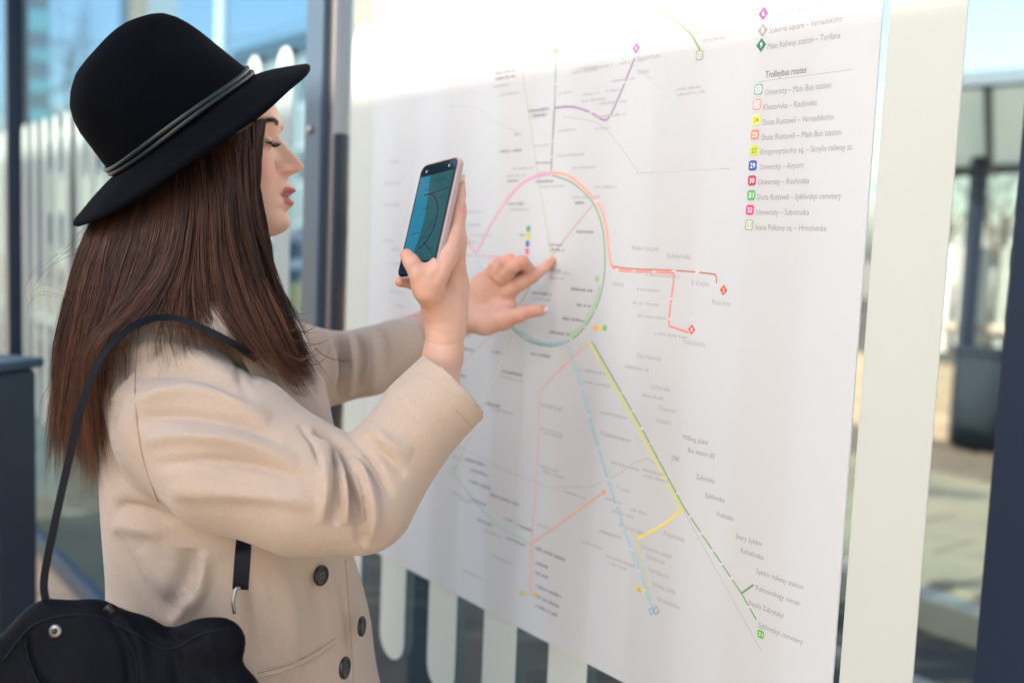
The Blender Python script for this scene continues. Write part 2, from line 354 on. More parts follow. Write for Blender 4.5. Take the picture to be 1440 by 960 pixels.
for y, x, fl, t, tc, h in [(128, 1076, (80, 160, 140), '22', (80, 160, 140), 1), (149, 1074, (236, 130, 112), '23', (236, 130, 112), 1), (170.5, 1073, (232, 228, 90), '24', (50, 60, 30), 0), (191, 1071, (244, 140, 112), '25', WH, 0), (213, 1070, (200, 214, 40), '27', (40, 50, 30), 0),
        (234, 1068, (40, 84, 160), '29', WH, 0), (255, 1067, (190, 40, 96), '30', WH, 0), (275.5, 1066, (84, 176, 96), '31', WH, 0), (296, 1064, (228, 56, 130), '32', WH, 0), (317, 1063, (140, 160, 76), '33', (80, 96, 30), 1)]:
    badge('s', x, y, 1, fl, t, tc, h)
badge('s', 993, 80, .95, (120, 150, 60), '33', (70, 96, 30), True); badge('d', 904, 70, .95, (160, 90, 158), '6', WH); badge('d', 791, 73, .8, (96, 160, 90), '7', WH)
badge('d', 1027, 408, .85, (206, 96, 60), '2', WH); badge('d', 982, 463, .85, (228, 72, 60), '1', WH); badge('s', 1079, 888, .8, (92, 176, 70), '31', (240, 250, 240))
badge('s', 908, 826, .7, (238, 206, 60), '24', (90, 80, 20)); badge('d', 925, 856, .85, (130, 196, 214), '4', WH); badge('d', 932, 855, .85, (170, 170, 176), '8', WH)
for i, c in enumerate([(244, 176, 130), (236, 210, 70), (120, 190, 110)]): badge('s', 846 + 7 * i, 461, .65, c, None, None)
for i, c in enumerate([(70, 160, 130), (210, 216, 60), (60, 110, 180), (232, 90, 140)]): badge('s', 752 - i * .6, 322 + 10.5 * i, .75, c, None, None)
for x, y, c in [(742, 831, (190, 215, 120)), (749, 832, (240, 200, 120)), (762, 834, (225, 190, 130)), (648, 657, (150, 205, 160)), (655, 312, (240, 150, 130)), (649, 320, (120, 160, 220)), (849, 392, (150, 205, 140)), (783, 352, (170, 205, 150)), (858, 690, (246, 170, 146))]:
    badge('s', x, y, .62, c, None, None)
ST = (178, 178, 184); DK = (152, 152, 158)
for s, x0, y0, x1, y1, c in [('Hrinchenka', 997, 63, 1029, 57, ST), ('Mykolaichuka', 905, 88, 938, 82, ST), ('Vyhovskoho', 809, 78, 836, 74, ST), ('Torfiana', 905, 107, 922, 104, ST), ('Plastova', 962, 22, 978, 19, ST),
        ('Pasichna', 1011, 428, 1037, 431, ST), ('B. Kotyka', 982, 401, 1006, 403, ST), ('Bichna', 872, 402, 886, 404, ST), ('Pohulianka', 970, 483, 1001, 487, ST), ('Bohdanivska', 948, 363, 981, 365, ST), ('Medova hospital', 898, 352, 935, 354, ST),
        ('Milling plant', 970, 616, 1005, 624, DK), ('Bus station #5', 977, 634, 1014, 643, DK), ('DBK', 954, 645, 965, 648, DK), ('Zubrivska', 988, 671, 1014, 679, DK), ('Sykhivska', 1001, 697, 1028, 706, DK), ('Vuletska', 1017, 723, 1041, 732, DK),
        ('Stary Sykhiv', 1044, 754, 1081, 767, DK), ('Koladiivska', 1051, 774, 1083, 786, DK), ('Sykhiv railway station', 1073, 803, 1139, 824, DK), ('Pulmonology center', 1072, 826, 1135, 848, DK), ('Vasyliy Zubrytskyi', 1062, 847, 1111, 864, DK), ('Sykhivskyi cemetery', 1076, 878, 1138, 902, DK),
        ('Dim Narodiv', 905, 502, 940, 507, ST), ('Luhanska', 925, 545, 952, 551, ST), ('Chervona', 935, 575, 960, 582, ST), ('Dytiacha', 932, 592, 953, 597, ST), ('Naukova street', 853, 610, 888, 617, ST), ('Akademika', 879, 738, 915, 746, ST), ('Trusha', 876, 686, 895, 691, ST), ('Kulparkivska', 943, 750, 972, 758, ST),
        ('Universal center', 911, 768, 954, 780, ST), ('Naukova', 918, 782, 944, 789, ST), ('Volodymyra', 920, 800, 950, 809, ST), ('Velyka Svitla', 926, 820, 960, 830, ST), ('Vernadskoho', 933, 841, 965, 851, ST)]:
    label(s, x0, y0, x1, y1, .0094, c)
# lettering too small and soft to read: word-long rows of tiny strokes
def small_print(rows, c, name='small_lettering'):
    V = []; F = []
    for (x, y, ln, h) in rows:
        u, z = Q(x, y); uu = u
        while uu < u + ln:
            wl = .0009 + .0017 * rng.rand()
            hh = h * .62 * (1 if rng.rand() > .25 else 1.4); b = len(V)
            for du, dz in ((0, 0), (wl, 0), (wl, hh), (0, hh)): V.append(W(uu + du, z + dz, LAY - .000005 * 61))
            F.append((b, b + 1, b + 2, b + 3)); uu += wl + .0009 + (.003 if rng.rand() > .9 else 0)
    o = mesh(name, V, F, pm(c), poster); o['kind'] = 'stuff'
dark = [(706, 107, .05, .006), (706, 115, .05, .006), (752, 160, .05, .006), (756, 167, .04, .006), (733, 192, .02, .005), (712, 216, .055, .005), (762, 258, .04, .005), (722, 289, .045, .005), (820, 328, .035, .005), (781, 346, .03, .005), (783, 353, .03, .005), (722, 257, .03, .005), (818, 288, .02, .005),
    (812, 408, .045, .005), (820, 430, .03, .005), (800, 449, .05, .005), (782, 468, .045, .005), (781, 381, .03, .005), (757, 413, .045, .005), (745, 433, .025, .005), (755, 498, .045, .005), (715, 523, .05, .006), (693, 568, .035, .006), (740, 332, .02, .004), (662, 645, .06, .006), (670, 660, .05, .005), (668, 676, .06, .006), (698, 695, .075, .006), (672, 702, .04, .005),
    (718, 728, .02, .005), (735, 737, .04, .005), (680, 730, .04, .005), (720, 755, .05, .005), (762, 770, .07, .007), (762, 790, .03, .006), (762, 804, .03, .006), (762, 822, .06, .006), (765, 838, .05, .006), (762, 850, .05, .006), (640, 525, .05, .005), (655, 490, .04, .005), (700, 495, .03, .005), (650, 470, .04, .005)]
small_print(dark, (128, 128, 132))
lite = []
for x, y in [(712, 30), (690, 70), (702, 125), (712, 137), (760, 208), (820, 101), (815, 106), (796, 135), (828, 137), (828, 146), (832, 101), (870, 118), (862, 132), (850, 150), (846, 168), (846, 184), (795, 187), (795, 222), (814, 239), (846, 266), (770, 265), (766, 245), (726, 297), (660, 300), (660, 318), (662, 342), (670, 332), (556, 230), (548, 260), (548, 290), (548, 340), (560, 352), (560, 372), (555, 410), (562, 430), (600, 430),
        (728, 240), (722, 250), (816, 280), (905, 408), (898, 427), (905, 445), (930, 470), (918, 388), (888, 516), (915, 556), (826, 520), (832, 537), (855, 580), (862, 612), (768, 567), (770, 571), (768, 602), (770, 608), (766, 655), (770, 662), (868, 650), (765, 736), (800, 690), (862, 700), (868, 717), (895, 715), (855, 745), (830, 760), (850, 745), (862, 780), (866, 790), (914, 660), (918, 668), (960, 130), (962, 137), (782, 392), (790, 385), (760, 421), (715, 530), (700, 575), (640, 640), (640, 690), (655, 700), (690, 745), (660, 800), (700, 780), (880, 93), (778, 20), (560, 20), (610, 12), (640, 22)]:
    lite.append((x + rng.randn(), y, .03 + .03 * rng.rand(), .0045))
small_print(lite, (186, 186, 192))
small_print([(575, 16, .09, .005), (625, 8, .06, .005), (695, 72, .07, .005)], (215, 195, 190))
# ------------------------------------------------------------------ things beyond the glass
def cyl(name, p, q, r, m, parent=None, r2=None, sides=14, **k): return tubes(name, [[p, q]], [[r, r if r2 is None else r2]], m, parent, sides, **k)
# far shelter on the right
def ground_at(px, depth, z=.12):
    r = ray(px, 372); p = EYE + r * depth; return np.array([p[0], p[1], z])
A = ground_at(1330, 6.3); 
sh = empty('bus_shelter', (A[0], A[1], .12), label='blurred bus shelter with pale glass canopy seen through the glass at right', cat='bus shelter')
B = P(1362, 372, 7.2); B[2] = .12
f0 = P(1290, 119, 6.1); f1 = P(1600, 96, 5.4); b0 = P(1290, 243, 7.6); b1 = P(1600, 224, 7.0)
nrm = np.array([0, 0, 1.])
def bar(name, p, q, w, h, m, parent):
    d = q - p; s = np.cross(d, nrm); s = s / np.linalg.norm(s) * w; return box(name, p - s / 2 - nrm * h / 2, d, s, nrm * h, m, parent, bev=.008)
bar('front_beam', f0, f1, .1, .09, M['post'], sh); bar('back_beam', b0, b1, .14, .10, M['post'], sh)
mesh('canopy', [f0 + nrm * .0, f1, b1, b0, f0 + nrm * .012, f1 + nrm * .012, b1 + nrm * .012, b0 + nrm * .012], BOXF, M['roofglass'], sh)
for t in (.05, .35, .65, .95): bar('rafter', f0 + (f1 - f0) * t - nrm * .04, b0 + (b1 - b0) * t - nrm * .04, .05, .06, M['post'], sh)
for px, dd in ((1366, 7.25), (1560, 6.8)):
    p = P(px, 372, dd); box('post', (p[0] - .05, p[1] - .05, .12), (.10, 0, 0), (0, .1, 0), (0, 0, 2.1), M['postdark'], sh, bev=.01)
for i in range(9):
    px = 1306 + 26.5 * i; p = P(px, 372, 7.5 - .03 * i)
    box('frosted_stripe', (p[0] - .045, p[1], .78), (.085, 0, 0), (0, .006, 0), (0, 0, .80), M['white'], sh, bev=.002)
p0 = P(1296, 372, 7.55); p1 = P(1600, 372, 7.0)
box('glass_pane', (p0[0], p0[1], .3), (p1[0] - p0[0], p1[1] - p0[1], 0), (0, .008, 0), (0, 0, 1.9), M['glass'], sh)
bar('rail', np.array([p0[0], p0[1] - .02, .98]), np.array([p1[0], p1[1] - .02, .98]), .04, .05, M['stone'], sh)
M['bindark'] = mat('bin_paint', (.02, .028, .038), .85, spec=.1, var=.3)
# dark bin
p = P(1396, 372, 7.0); bn = empty('litter_bin', (p[0], p[1], .12), label='dark litter bin standing by the far shelter post', cat='litter bin')
tubes('bin_body', [[(p[0], p[1], .16), (p[0], p[1], .5), (p[0], p[1], .82)]], [[.17, .19, .2]], M['bindark'], bn, 20)
tubes('bin_rim', [[(p[0], p[1], .82), (p[0], p[1], .86)]], [[.215, .21]], M['bindark'], bn, 20)
for a in range(3): tubes('foot', [[(p[0] + .12 * math.cos(a * 2.1), p[1] + .12 * math.sin(a * 2.1), .12), (p[0] + .12 * math.cos(a * 2.1), p[1] + .12 * math.sin(a * 2.1), .165)]], [[.02, .02]], M['postdark'], bn, 8)
# buildings
def building(name, px0, px1, depth, z1, m, label, cat='building', rows=4, cols=6, roof=None, slope=0):
    p = P(px0, 350, depth); q = P(px1, 350, depth + slope); d = np.array([q[0] - p[0], q[1] - p[1], 0]); L = np.linalg.norm(d); e = d / L; n = np.array([-e[1], e[0], 0])
    o = np.array([p[0], p[1], 0]); r = empty(name, o, label=label, cat=cat)
    box('wall', o, d, n * 8, (0, 0, z1), M[m], r)
    for i in range(rows):
        for j in range(cols):
            cw = L / cols; rh = z1 / rows
            f = box('window', o + e * (cw * (j + .22)) - n * .06 + np.array([0, 0, rh * (i + .28)]), e * cw * .56, n * .06, (0, 0, rh * .5), M['white'], r)
            box('pane', o + e * (cw * (j + .26)) - n * .075 + np.array([0, 0, rh * (i + .32)]), e * cw * .48, n * .03, (0, 0, rh * .42), M['window'], f)
    box('roof', o - e * .2 - n * .3 + np.array([0, 0, z1]), d + e * .4, n * 8.5, (0, 0, .5), M[roof or 'greywall'], r, bev=.05)
    return r
building('apartment_block', -420, 60, 46, 5.6, 'cream', 'cream low building behind the striped glass at far left', rows=2, cols=9)
building('office_block', 62, 260, 34, 5.0, 'cream', 'pale cream building seen between the left stripes and the hat', rows=2, cols=6)
building('town_house', 335, 470, 35, 7.2, 'greywall', 'grey building with a dark teal roof edge behind the front of the hat', rows=3, cols=5, roof='band', slope=-5)
building('corner_building', 466, 560, 20, 9.0, 'tanwall', 'tan building glimpsed between the post and the map', rows=3, cols=2)
building('distant_block', 1385, 1500, 60, 3.6, 'greywall', 'small distant grey building beyond the far shelter', rows=1, cols=4)
# banded tower
p = P(30, 350, 24); q = P(71, 350, 24); d = np.array([q[0] - p[0], q[1] - p[1], 0]); L = np.linalg.norm(d); e = d / L; n = np.array([p[0], p[1], 0]) / np.hypot(p[0], p[1]) * .35; o = np.array([p[0], p[1], 0])
tw = empty('glass_tower', o, label='narrow dark glass tower with teal bands at upper left', cat='tower')
box('wall', o, d, n * 6, (0, 0, 10), M['band'], tw)
for z in (3.9, 4.6, 5.3, 6.0, 6.7, 7.5, 8.4):
    box('spandrel', o - e * .04 - n * .08 + np.array([0, 0, z]), d + e * .08, n * .08, (0, 0, .28 + (z > 5.6) * .2), M['bandlight'], tw)
# column block with an orange jamb behind the hat's crown
p = P(168, 350, 22); q = P(246, 350, 22); d = np.array([q[0] - p[0], q[1] - p[1], 0]); e = d / np.linalg.norm(d); n = np.array([p[0], p[1], 0]) / np.hypot(p[0], p[1]) * .6; o = np.array([p[0], p[1], 0])
cb = empty('stair_tower', o, label='grey stair tower with an orange strip just behind the top of the hat', cat='tower')
box('wall', o + e * .6, d - e * .6, n * 4, (0, 0, 13), M['greywall'], cb); box('corner_strip', o + e * .2, e * .39, n * 4, (0, 0, 13.1), M['amber'], cb); box('dark_strip', o, e * .19, n * 4, (0, 0, 13.2), M['postdark'], cb)
# lamp column
p = P(308, 350, 14); lc = empty('street_lamp', (p[0], p[1], 0), label='pale street lamp column rising behind the hat', cat='street lamp')
tubes('column', [[(p[0], p[1], 0), (p[0], p[1], 1.2), (p[0], p[1], 7)]], [[.11, .10, .08]], M['white'], lc, 12)
tubes('lamp_arm', [spline([(p[0], p[1], 7), (p[0] + .5, p[1] - .1, 7.4), (p[0] + 1.4, p[1] - .2, 7.5)], 5)], [[.05] * 11], M['white'], lc, 8)
box('lamp_head', (p[0] + 1.3, p[1] - .3, 7.44), (.6, 0, 0), (0, .22, 0), (0, 0, .1), M['alu'], lc, bev=.02)
# overhead wires
for k_, (a, b, c, dd) in enumerate([((-100, 30, 18), (240, 62, 15), 0, 0), ((300, 60, 16), (470, 8, 20), 0, 0), ((30, 70, 15), (200, 160, 20), 0, 0)]):
    pa, pb = P(*a), P(*b); mid = (pa + pb) / 2 - np.array([0, 0, .15])
    ob = tubes('overhead_wire', [spline([pa, mid, pb], 8)], [[.012] * 17], M['rubber'], None, 5)
    rebase(ob); tag(ob, ['thin dark wire crossing the sky at the far upper left', 'dark wire rising to the post above the hat brim', 'thin wire slanting down behind the hat crown'][k_], 'wire', 'overhead wires')
# parked car with a pale body behind the post
def car(px, depth, heading, body, name, label):
    p = P(px, 350, depth); r = empty(name, (p[0], p[1], 0), label=label, cat='car')
    h = math.radians(heading); e = np.array([math.cos(h), math.sin(h), 0]); n = np.array([-e[1], e[0], 0]); o = np.array([p[0], p[1], 0.])
    prof = [(-2.1, .35), (-2.15, .75), (-2.0, .95), (-1.5, 1.02), (-1.0, 1.42), (-.4, 1.5), (.7, 1.48), (1.3, 1.38), (1.9, 1.0), (2.1, .9), (2.1, .35)]
    def ext(prof, w, inset=0):
        V = []; k = len(prof)
        for s in (-1, 1):
            for a, b in prof: ww = w - (.14 if b > 1.1 else 0); V.append(o + e * a + n * s * ww + np.array([0, 0, b]))
        return V, [tuple(range(k)), tuple(range(2 * k - 1, k - 1, -1))] + [(i, i + k, (i + 1) % k + k, (i + 1) % k) for i in range(k)]
    V, F = ext(prof, .86); b = mesh('body', V, F, body, r)
    bm = bmesh.new(); bm.from_mesh(b.data); bmesh.ops.recalc_face_normals(bm, faces=bm.faces); bmesh.ops.bevel(bm, geom=bm.edges[:], offset=.05, segments=2, affect='EDGES'); bm.to_mesh(b.data); bm.free()
    for s in (-1, 1):
        for wn in ([(-1.2, 1.05), (-.9, 1.36), (-.1, 1.42), (-.1, 1.05)], [(.0, 1.05), (.0, 1.42), (.75, 1.40), (1.35, 1.05)]):
            mesh('side_window', [o + e * a + n * s * (.735 + (1.42 - bz) * .3) + np.array([0, 0, bz]) for a, bz in wn], [(0, 1, 2, 3)], M['window'], r)
        for wx in (-1.35, 1.35):
            cpt = o + e * wx + n * s * .78 + np.array([0, 0, .32]); w_ = cyl('wheel', cpt - n * s * .1, cpt + n * s * .1, .32, M['rubber'], r, sides=20); cyl('rim', cpt + n * s * .1, cpt + n * s * .112, .19, M['alu'], w_, sides=16)
        mesh('headlight', boxv(o + e * -2.17 + n * (s * .6 - .15) + np.array([0, 0, .7]), e * .06, n * .3, (0, 0, .14)), BOXF, M['white'], r)
    return r
car(455, 9.5, 25, M['pink'], 'parked_car', 'pale pinkish white car blurred behind the glass between post and map')
# amber boards / low wall below it
a, b = P(372, 350, 8.2), P(540, 350, 7.2); d = np.array([b[0] - a[0], b[1] - a[1], 0]); lw = empty('plank_barrier', (a[0], a[1], .0), label='low amber brown plank barrier beyond the glass beside the post', cat='barrier')
for i in range(3): box('plank', (a[0], a[1], .30 + .27 * i), d, (.0, .05, 0), (0, 0, .24), M['amber'], lw, bev=.01)
for t in (.03, .5, .95): box('support', (a[0] + d[0] * t, a[1] + d[1] * t + .05, 0), (.09, 0, 0), (0, .09, 0), (0, 0, 1.1), M['postdark'], lw)
# teal low panel at lower left (beyond glass)
a, b = P(20, 350, 5.0), P(230, 350, 4.6); d = np.array([b[0] - a[0], b[1] - a[1], 0]); tp = empty('bench_screen', (a[0], a[1], 0), label='low teal glazed screen beyond the glass at lower left', cat='screen')
for i in range(4): box('panel', (a[0] + d[0] * i / 4 + .01, a[1] + d[1] * i / 4, .08), d / 4 - d / np.linalg.norm(d) * .03, (0, .02, 0), (0, 0, .62), M['teal'], tp)
bar('cap_rail', np.array([a[0], a[1], .73]), np.array([b[0], b[1], .73]), .05, .04, M['post'], tp)
# worn lane line along the far kerb
sheet('lane_marking', [W(-30, 0, KO - .55), W(30, 0, KO - .55), W(30, 0, KO - .45), W(-30, 0, KO - .45)], -.003, M['stone'], kind='structure')
# bare trees
def tree(px, depth, h, seed, label, spread=1.0):
    rs = np.random.RandomState(seed); p = P(px, 350, depth); o = np.array([p[0], p[1], 0.]); r = empty('bare_tree', o, label=label, cat='tree', group='bare trees in the background')
    tubes('trunk', [[o, o + (0.02, 0, h * .25), o + (.05, .05, h * .5)]], [[h * .022, h * .017, h * .012]], M['bark'], r, 10)
    paths = []; rad = []
    def br(s, dr, L, rr, lv):
        n = 4; pts = [s]; d = dr.copy()
        for i in range(n): d = d + rs.randn(3) * .16 + np.array([0, 0, .05]); d /= np.linalg.norm(d); pts.append(pts[-1] + d * L / n)
        paths.append(pts); rad.append(np.linspace(rr, rr * .45, n + 1))
        if lv:
            for k in range(3):
                i = rs.randint(1, n + 1); nd = d + rs.randn(3) * .55 * spread; nd /= np.linalg.norm(nd); br(pts[i], nd, L * .68, rr * .5, lv - 1)
    for k in range(4):
        a = k * 1.05 + rs.rand(); br(o + np.array([.04, .04, h * (.3 + .2 * rs.rand())]), np.array([math.cos(a) * .6, math.sin(a) * .6, .8]), h * .3, h * .009, 3)
    cr = tubes('crown', paths, rad, M['bark'], r, 3); cr['kind'] = 'stuff'
tree(1408, 17, 4.6, 3, 'small bare tree behind the far shelter at right'); tree(104, 26, 8.2, 5, 'bare tree left of the hat crown', 1.2)
tree(1330, 26, 5, 9, 'bare tree mostly hidden behind the wide frosted strip')
# unseen block added behind the photographer: its top edge throws the long shade
KD = 6.0
sn = abs(SUN_DIR @ GN[:2]) / np.linalg.norm(SUN_DIR)
KH = 1.735 + KD / sn * math.tan(SUN_EL)
kr = empty('sun_blocker', W(-.6, 0, -KD), label='tall pale unseen block added behind the photographer to cast the shade', cat='sun_blocker')
wbox('wall', -4.2, 1.3, 0, KH, -KD - 1.6, -KD, M['white'], kr)
wbox('blocker_plinth', -4.22, 1.32, 0, .2, -KD - 1.62, -KD + .02, M['stone'], kr)

# ------------------------------------------------------------------ distance-field modelling for the figure
class Field:
    def __init__(s, pts, pad, h):
        pts = np.asarray(pts); s.lo = pts.min(0) - pad; s.h = h
        s.n = np.ceil((pts.max(0) + pad - s.lo) / h).astype(int) + 1; s.a = np.full(s.n, .5, np.float32)
        s.ax = [s.lo[i] + h * np.arange(s.n[i], dtype=np.float32) for i in range(3)]
    def win(s, lo, hi):
        i0 = np.maximum(0, np.floor((lo - s.lo) / s.h).astype(int)); i1 = np.minimum(s.n, np.ceil((hi - s.lo) / s.h).astype(int) + 1)
        sl = tuple(slice(a, b) for a, b in zip(i0, i1)); g = np.meshgrid(*[s.ax[i][sl[i]] for i in range(3)], indexing='ij', sparse=True); return sl, g
    def mix(s, sl, d, k, sub=False):
        a = s.a[sl]
        if sub: d = -d; h = np.maximum(k - np.abs(a - d), 0) / k; s.a[sl] = np.maximum(a, d) + h * h * k * .25
        else: h = np.maximum(k - np.abs(a - d), 0) / k; s.a[sl] = np.minimum(a, d) - h * h * k * .25
    def cone(s, p, q, r1, r2, k=.006, flat=None, sub=False):
        """rounded cone from p to q; flat = (axis, factor) squeezes the section along an axis"""
        p = np.asarray(p, float); q = np.asarray(q, float); m = max(r1, r2) + k + .012
        sl, g = s.win(np.minimum(p, q) - m, np.maximum(p, q) + m)
        X = [g[i] - p[i] for i in range(3)]; d = q - p; L2 = d @ d + 1e-12
        t = np.clip((X[0] * d[0] + X[1] * d[1] + X[2] * d[2]) / L2, 0, 1)
        v = [X[i] - t * d[i] for i in range(3)]
        if flat is not None:
            ax, fc = flat; ax = np.asarray(ax, float); ax = ax / np.linalg.norm(ax); dp = v[0] * ax[0] + v[1] * ax[1] + v[2] * ax[2]
            v = [v[i] + dp * ax[i] * (1 / fc - 1) for i in range(3)]
        ds = np.sqrt(v[0] ** 2 + v[1] ** 2 + v[2] ** 2) - (r1 + (r2 - r1) * t)
        s.mix(sl, ds.astype(np.float32), k, sub)
    def chain(s, pts, rs, k=.006, flat=None):
        for i in range(len(pts) - 1): s.cone(pts[i], pts[i + 1], rs[i], rs[i + 1], k, flat)
    def plane_cut(s, p, n, sl=None, k=.002):
        """remove what lies beyond the plane inside a ball round p (radius in sl)"""
        p = np.asarray(p); n = np.asarray(n) / np.linalg.norm(n); s_, g = s.win(p - sl, p + sl)
        d = -((g[0] - p[0]) * n[0] + (g[1] - p[1]) * n[1] + (g[2] - p[2]) * n[2])
        a = s.a[s_]; s.a[s_] = np.maximum(a, -d.astype(np.float32))
    def surf(s):
        a = s.a; ins = a < 0; nx, ny, nz = a.shape
        c = np.zeros((nx - 1, ny - 1, nz - 1), np.int8)
        for dx in (0, 1):
            for dy in (0, 1):
                for dz in (0, 1): c += ins[dx:nx - 1 + dx, dy:ny - 1 + dy, dz:nz - 1 + dz]
        cell = np.argwhere((c > 0) & (c < 8)); idx = np.full(c.shape, -1, np.int32); idx[tuple(cell.T)] = np.arange(len(cell))
        acc = np.zeros((len(cell), 3)); cnt = np.zeros(len(cell)); cor = [(x, y, z) for x in (0, 1) for y in (0, 1) for z in (0, 1)]
        for p in cor:
            for ax in range(3):
                if p[ax]: continue
                q = list(p); q[ax] = 1
                va = a[cell[:, 0] + p[0], cell[:, 1] + p[1], cell[:, 2] + p[2]]; vb = a[cell[:, 0] + q[0], cell[:, 1] + q[1], cell[:, 2] + q[2]]
                m = (va < 0) != (vb < 0); t = np.where(m, va / np.where(m, va - vb, 1), 0)
                pt = np.array(p, float)[None] + t[:, None] * (np.array(q, float) - p)[None]; acc[m] += pt[m]; cnt[m] += 1
        V = s.lo + (cell + acc / cnt[:, None]) * s.h; F = []
        for ax in range(3):
            o1, o2 = [(1, 2), (2, 0), (0, 1)][ax]; sl0 = [slice(None)] * 3; sl1 = [slice(None)] * 3; sl0[ax] = slice(0, -1); sl1[ax] = slice(1, None)
            e = ins[tuple(sl0)] != ins[tuple(sl1)]; E = np.argwhere(e); sg = ins[tuple(sl0)][tuple(E.T)]
            ok = (E[:, o1] > 0) & (E[:, o2] > 0) & (E[:, o1] < a.shape[o1] - 1) & (E[:, o2] < a.shape[o2] - 1); E = E[ok]; sg = sg[ok]
            def at(d1, d2): I = E.copy(); I[:, o1] -= d1; I[:, o2] -= d2; return idx[tuple(I.T)]
            q = np.stack([at(1, 1), at(0, 1), at(0, 0), at(1, 0)], 1); q[~sg] = q[~sg][:, ::-1]; F.append(q)
        F = np.concatenate(F); return V, F[(F >= 0).all(1)]
def lap(V, F, it=2, f=.5):
    E = np.concatenate([F[:, [0, 1]], F[:, [1, 2]], F[:, [2, 3]], F[:, [3, 0]]]); n = len(V); deg = np.bincount(E.ravel(), minlength=n)[:, None] + 1e-9
    for _ in range(it):
        s = np.zeros_like(V)
        for k in range(3): s[:, k] = np.bincount(E[:, 0], V[E[:, 1], k], n) + np.bincount(E[:, 1], V[E[:, 0], k], n)
        V = V + f * (s / deg - V)
    return V
def vnorm(V, F):
    fn = np.cross(V[F[:, 2]] - V[F[:, 0]], V[F[:, 3]] - V[F[:, 1]]); n = np.zeros_like(V)
    for k in range(3):
        for c in range(4): n[:, k] += np.bincount(F[:, c], fn[:, k], len(V))
    return n / (np.linalg.norm(n, axis=1)[:, None] + 1e-12)
def qmesh(name, V, F, m, parent=None, **k):
    me = bpy.data.meshes.new(name); me.vertices.add(len(V)); me.vertices.foreach_set('co', V.astype(np.float32).ravel())
    me.loops.add(F.size); me.loops.foreach_set('vertex_index', F.astype(np.int32).ravel()); me.polygons.add(len(F)); me.polygons.foreach_set('loop_start', np.arange(0, F.size, 4, dtype=np.int32))
    me.polygons.foreach_set('use_smooth', np.ones(len(F), bool)); me.update(calc_edges=True); return link(name, me, m, parent, **k)
def creases(V, N, lines, view=True):
    """push the cloth in and out along fold lines given as (pixel polyline, height mm, width px, depth range)"""
    x, y, z = pix(V); out = np.zeros(len(V))
    vd = EYE - V; vd /= np.linalg.norm(vd, axis=1)[:, None]; fac = np.clip((N * vd).sum(1) * 1.6 + .15, 0, 1) if view else 1
    for pts, amp, wd, zr in lines:
        p = np.array(spline([np.array(q, float) for q in pts], 6)); bd = np.full(len(V), 1e9); bt = np.zeros(len(V)); n = len(p) - 1
        lo = p.min(0) - wd * 3.2; hi = p.max(0) + wd * 3.2
        I = np.where((x > lo[0]) & (x < hi[0]) & (y > lo[1]) & (y < hi[1]) & (z > zr[0]) & (z < zr[1]))[0]
        if not len(I): continue
        bd = np.full(len(I), 1e9); bt = np.zeros(len(I))
        for i in range(n):
            a, b = p[i], p[i + 1]; d = b - a; t = np.clip(((x[I] - a[0]) * d[0] + (y[I] - a[1]) * d[1]) / (d @ d + 1e-9), 0, 1)
            ds = np.hypot(x[I] - a[0] - t * d[0], y[I] - a[1] - t * d[1]); m = ds < bd; bd[m] = ds[m]; bt[m] = (i + t[m]) / n
        tp = np.sin(np.pi * np.clip(bt, .0, 1)) ** .6
        out[I] += amp * .001 * np.exp(-(bd / wd) ** 2) * tp
    return V + N * (out * fac)[:, None]
def vcol(o, C):
    at = o.data.color_attributes.new('tint', 'FLOAT_COLOR', 'POINT'); a = np.ones((len(C), 4), np.float32); a[:, :3] = C; at.data.foreach_set('color', a.ravel())
# ------------------------------------------------------------------ the woman
SK = (0.68, 0.43, 0.325)
def skin_mat():
    m = mat('skin', SK, .46, sss=.25, spec=.42, bump=.3, bscale=1300); t = m.node_tree; n = t.nodes; b = n['Principled BSDF']
    a = n.new('ShaderNodeAttribute'); a.attribute_name = 'tint'; nz = n.new('ShaderNodeTexNoise'); nz.inputs['Scale'].default_value = 60; nz.inputs['Detail'].default_value = 5
    tc = n.new('ShaderNodeTexCoord'); t.links.new(tc.outputs['Object'], nz.inputs['Vector'])
    mr = n.new('ShaderNodeMapRange'); mr.inputs[3].default_value = .90; mr.inputs[4].default_value = 1.08; t.links.new(nz.outputs[0], mr.inputs[0])
    mx = n.new('ShaderNodeMix'); mx.data_type = 'RGBA'; mx.blend_type = 'MULTIPLY'; mx.inputs[0].default_value = 1
    t.links.new(a.outputs['Color'], mx.inputs[6]); t.links.new(mr.outputs[0], mx.inputs[7])
    n2 = n.new('ShaderNodeTexNoise'); n2.inputs['Scale'].default_value = 28; n2.inputs['Detail'].default_value = 4; t.links.new(tc.outputs['Object'], n2.inputs['Vector'])
    m2 = n.new('ShaderNodeMapRange'); m2.inputs[1].default_value = .45; m2.inputs[2].default_value = .75; m2.inputs[4].default_value = .32; t.links.new(n2.outputs[0], m2.inputs[0])
    mr2 = n.new('ShaderNodeMix'); mr2.data_type = 'RGBA'; mr2.inputs[7].default_value = (.62, .27, .20, 1); t.links.new(m2.outputs[0], mr2.inputs[0]); t.links.new(mx.outputs[2], mr2.inputs[6]); t.links.new(mr2.outputs[2], b.inputs['Base Color']); return m
M['skin'] = skin_mat()
M['felt'] = mat('hat_felt', (.0012, .0020, .0042), 1.0, spec=.10, bump=.35, bscale=700, var=.3, vscale=40)
M['hatband'] = mat('hat_band_leather', (.006, .011, .017), .42, spec=.5, bump=.1, bscale=400)
M['wool'] = mat('coat_wool', wave=140, col=(.54, .428, .338), rough=.92, sheen=.35, spec=.15, bump=.55, bscale=900, var=.07, vscale=250, detail=5)
M['button'] = mat('button_horn', (.012, .012, .014), .3, var=.3, vscale=100)
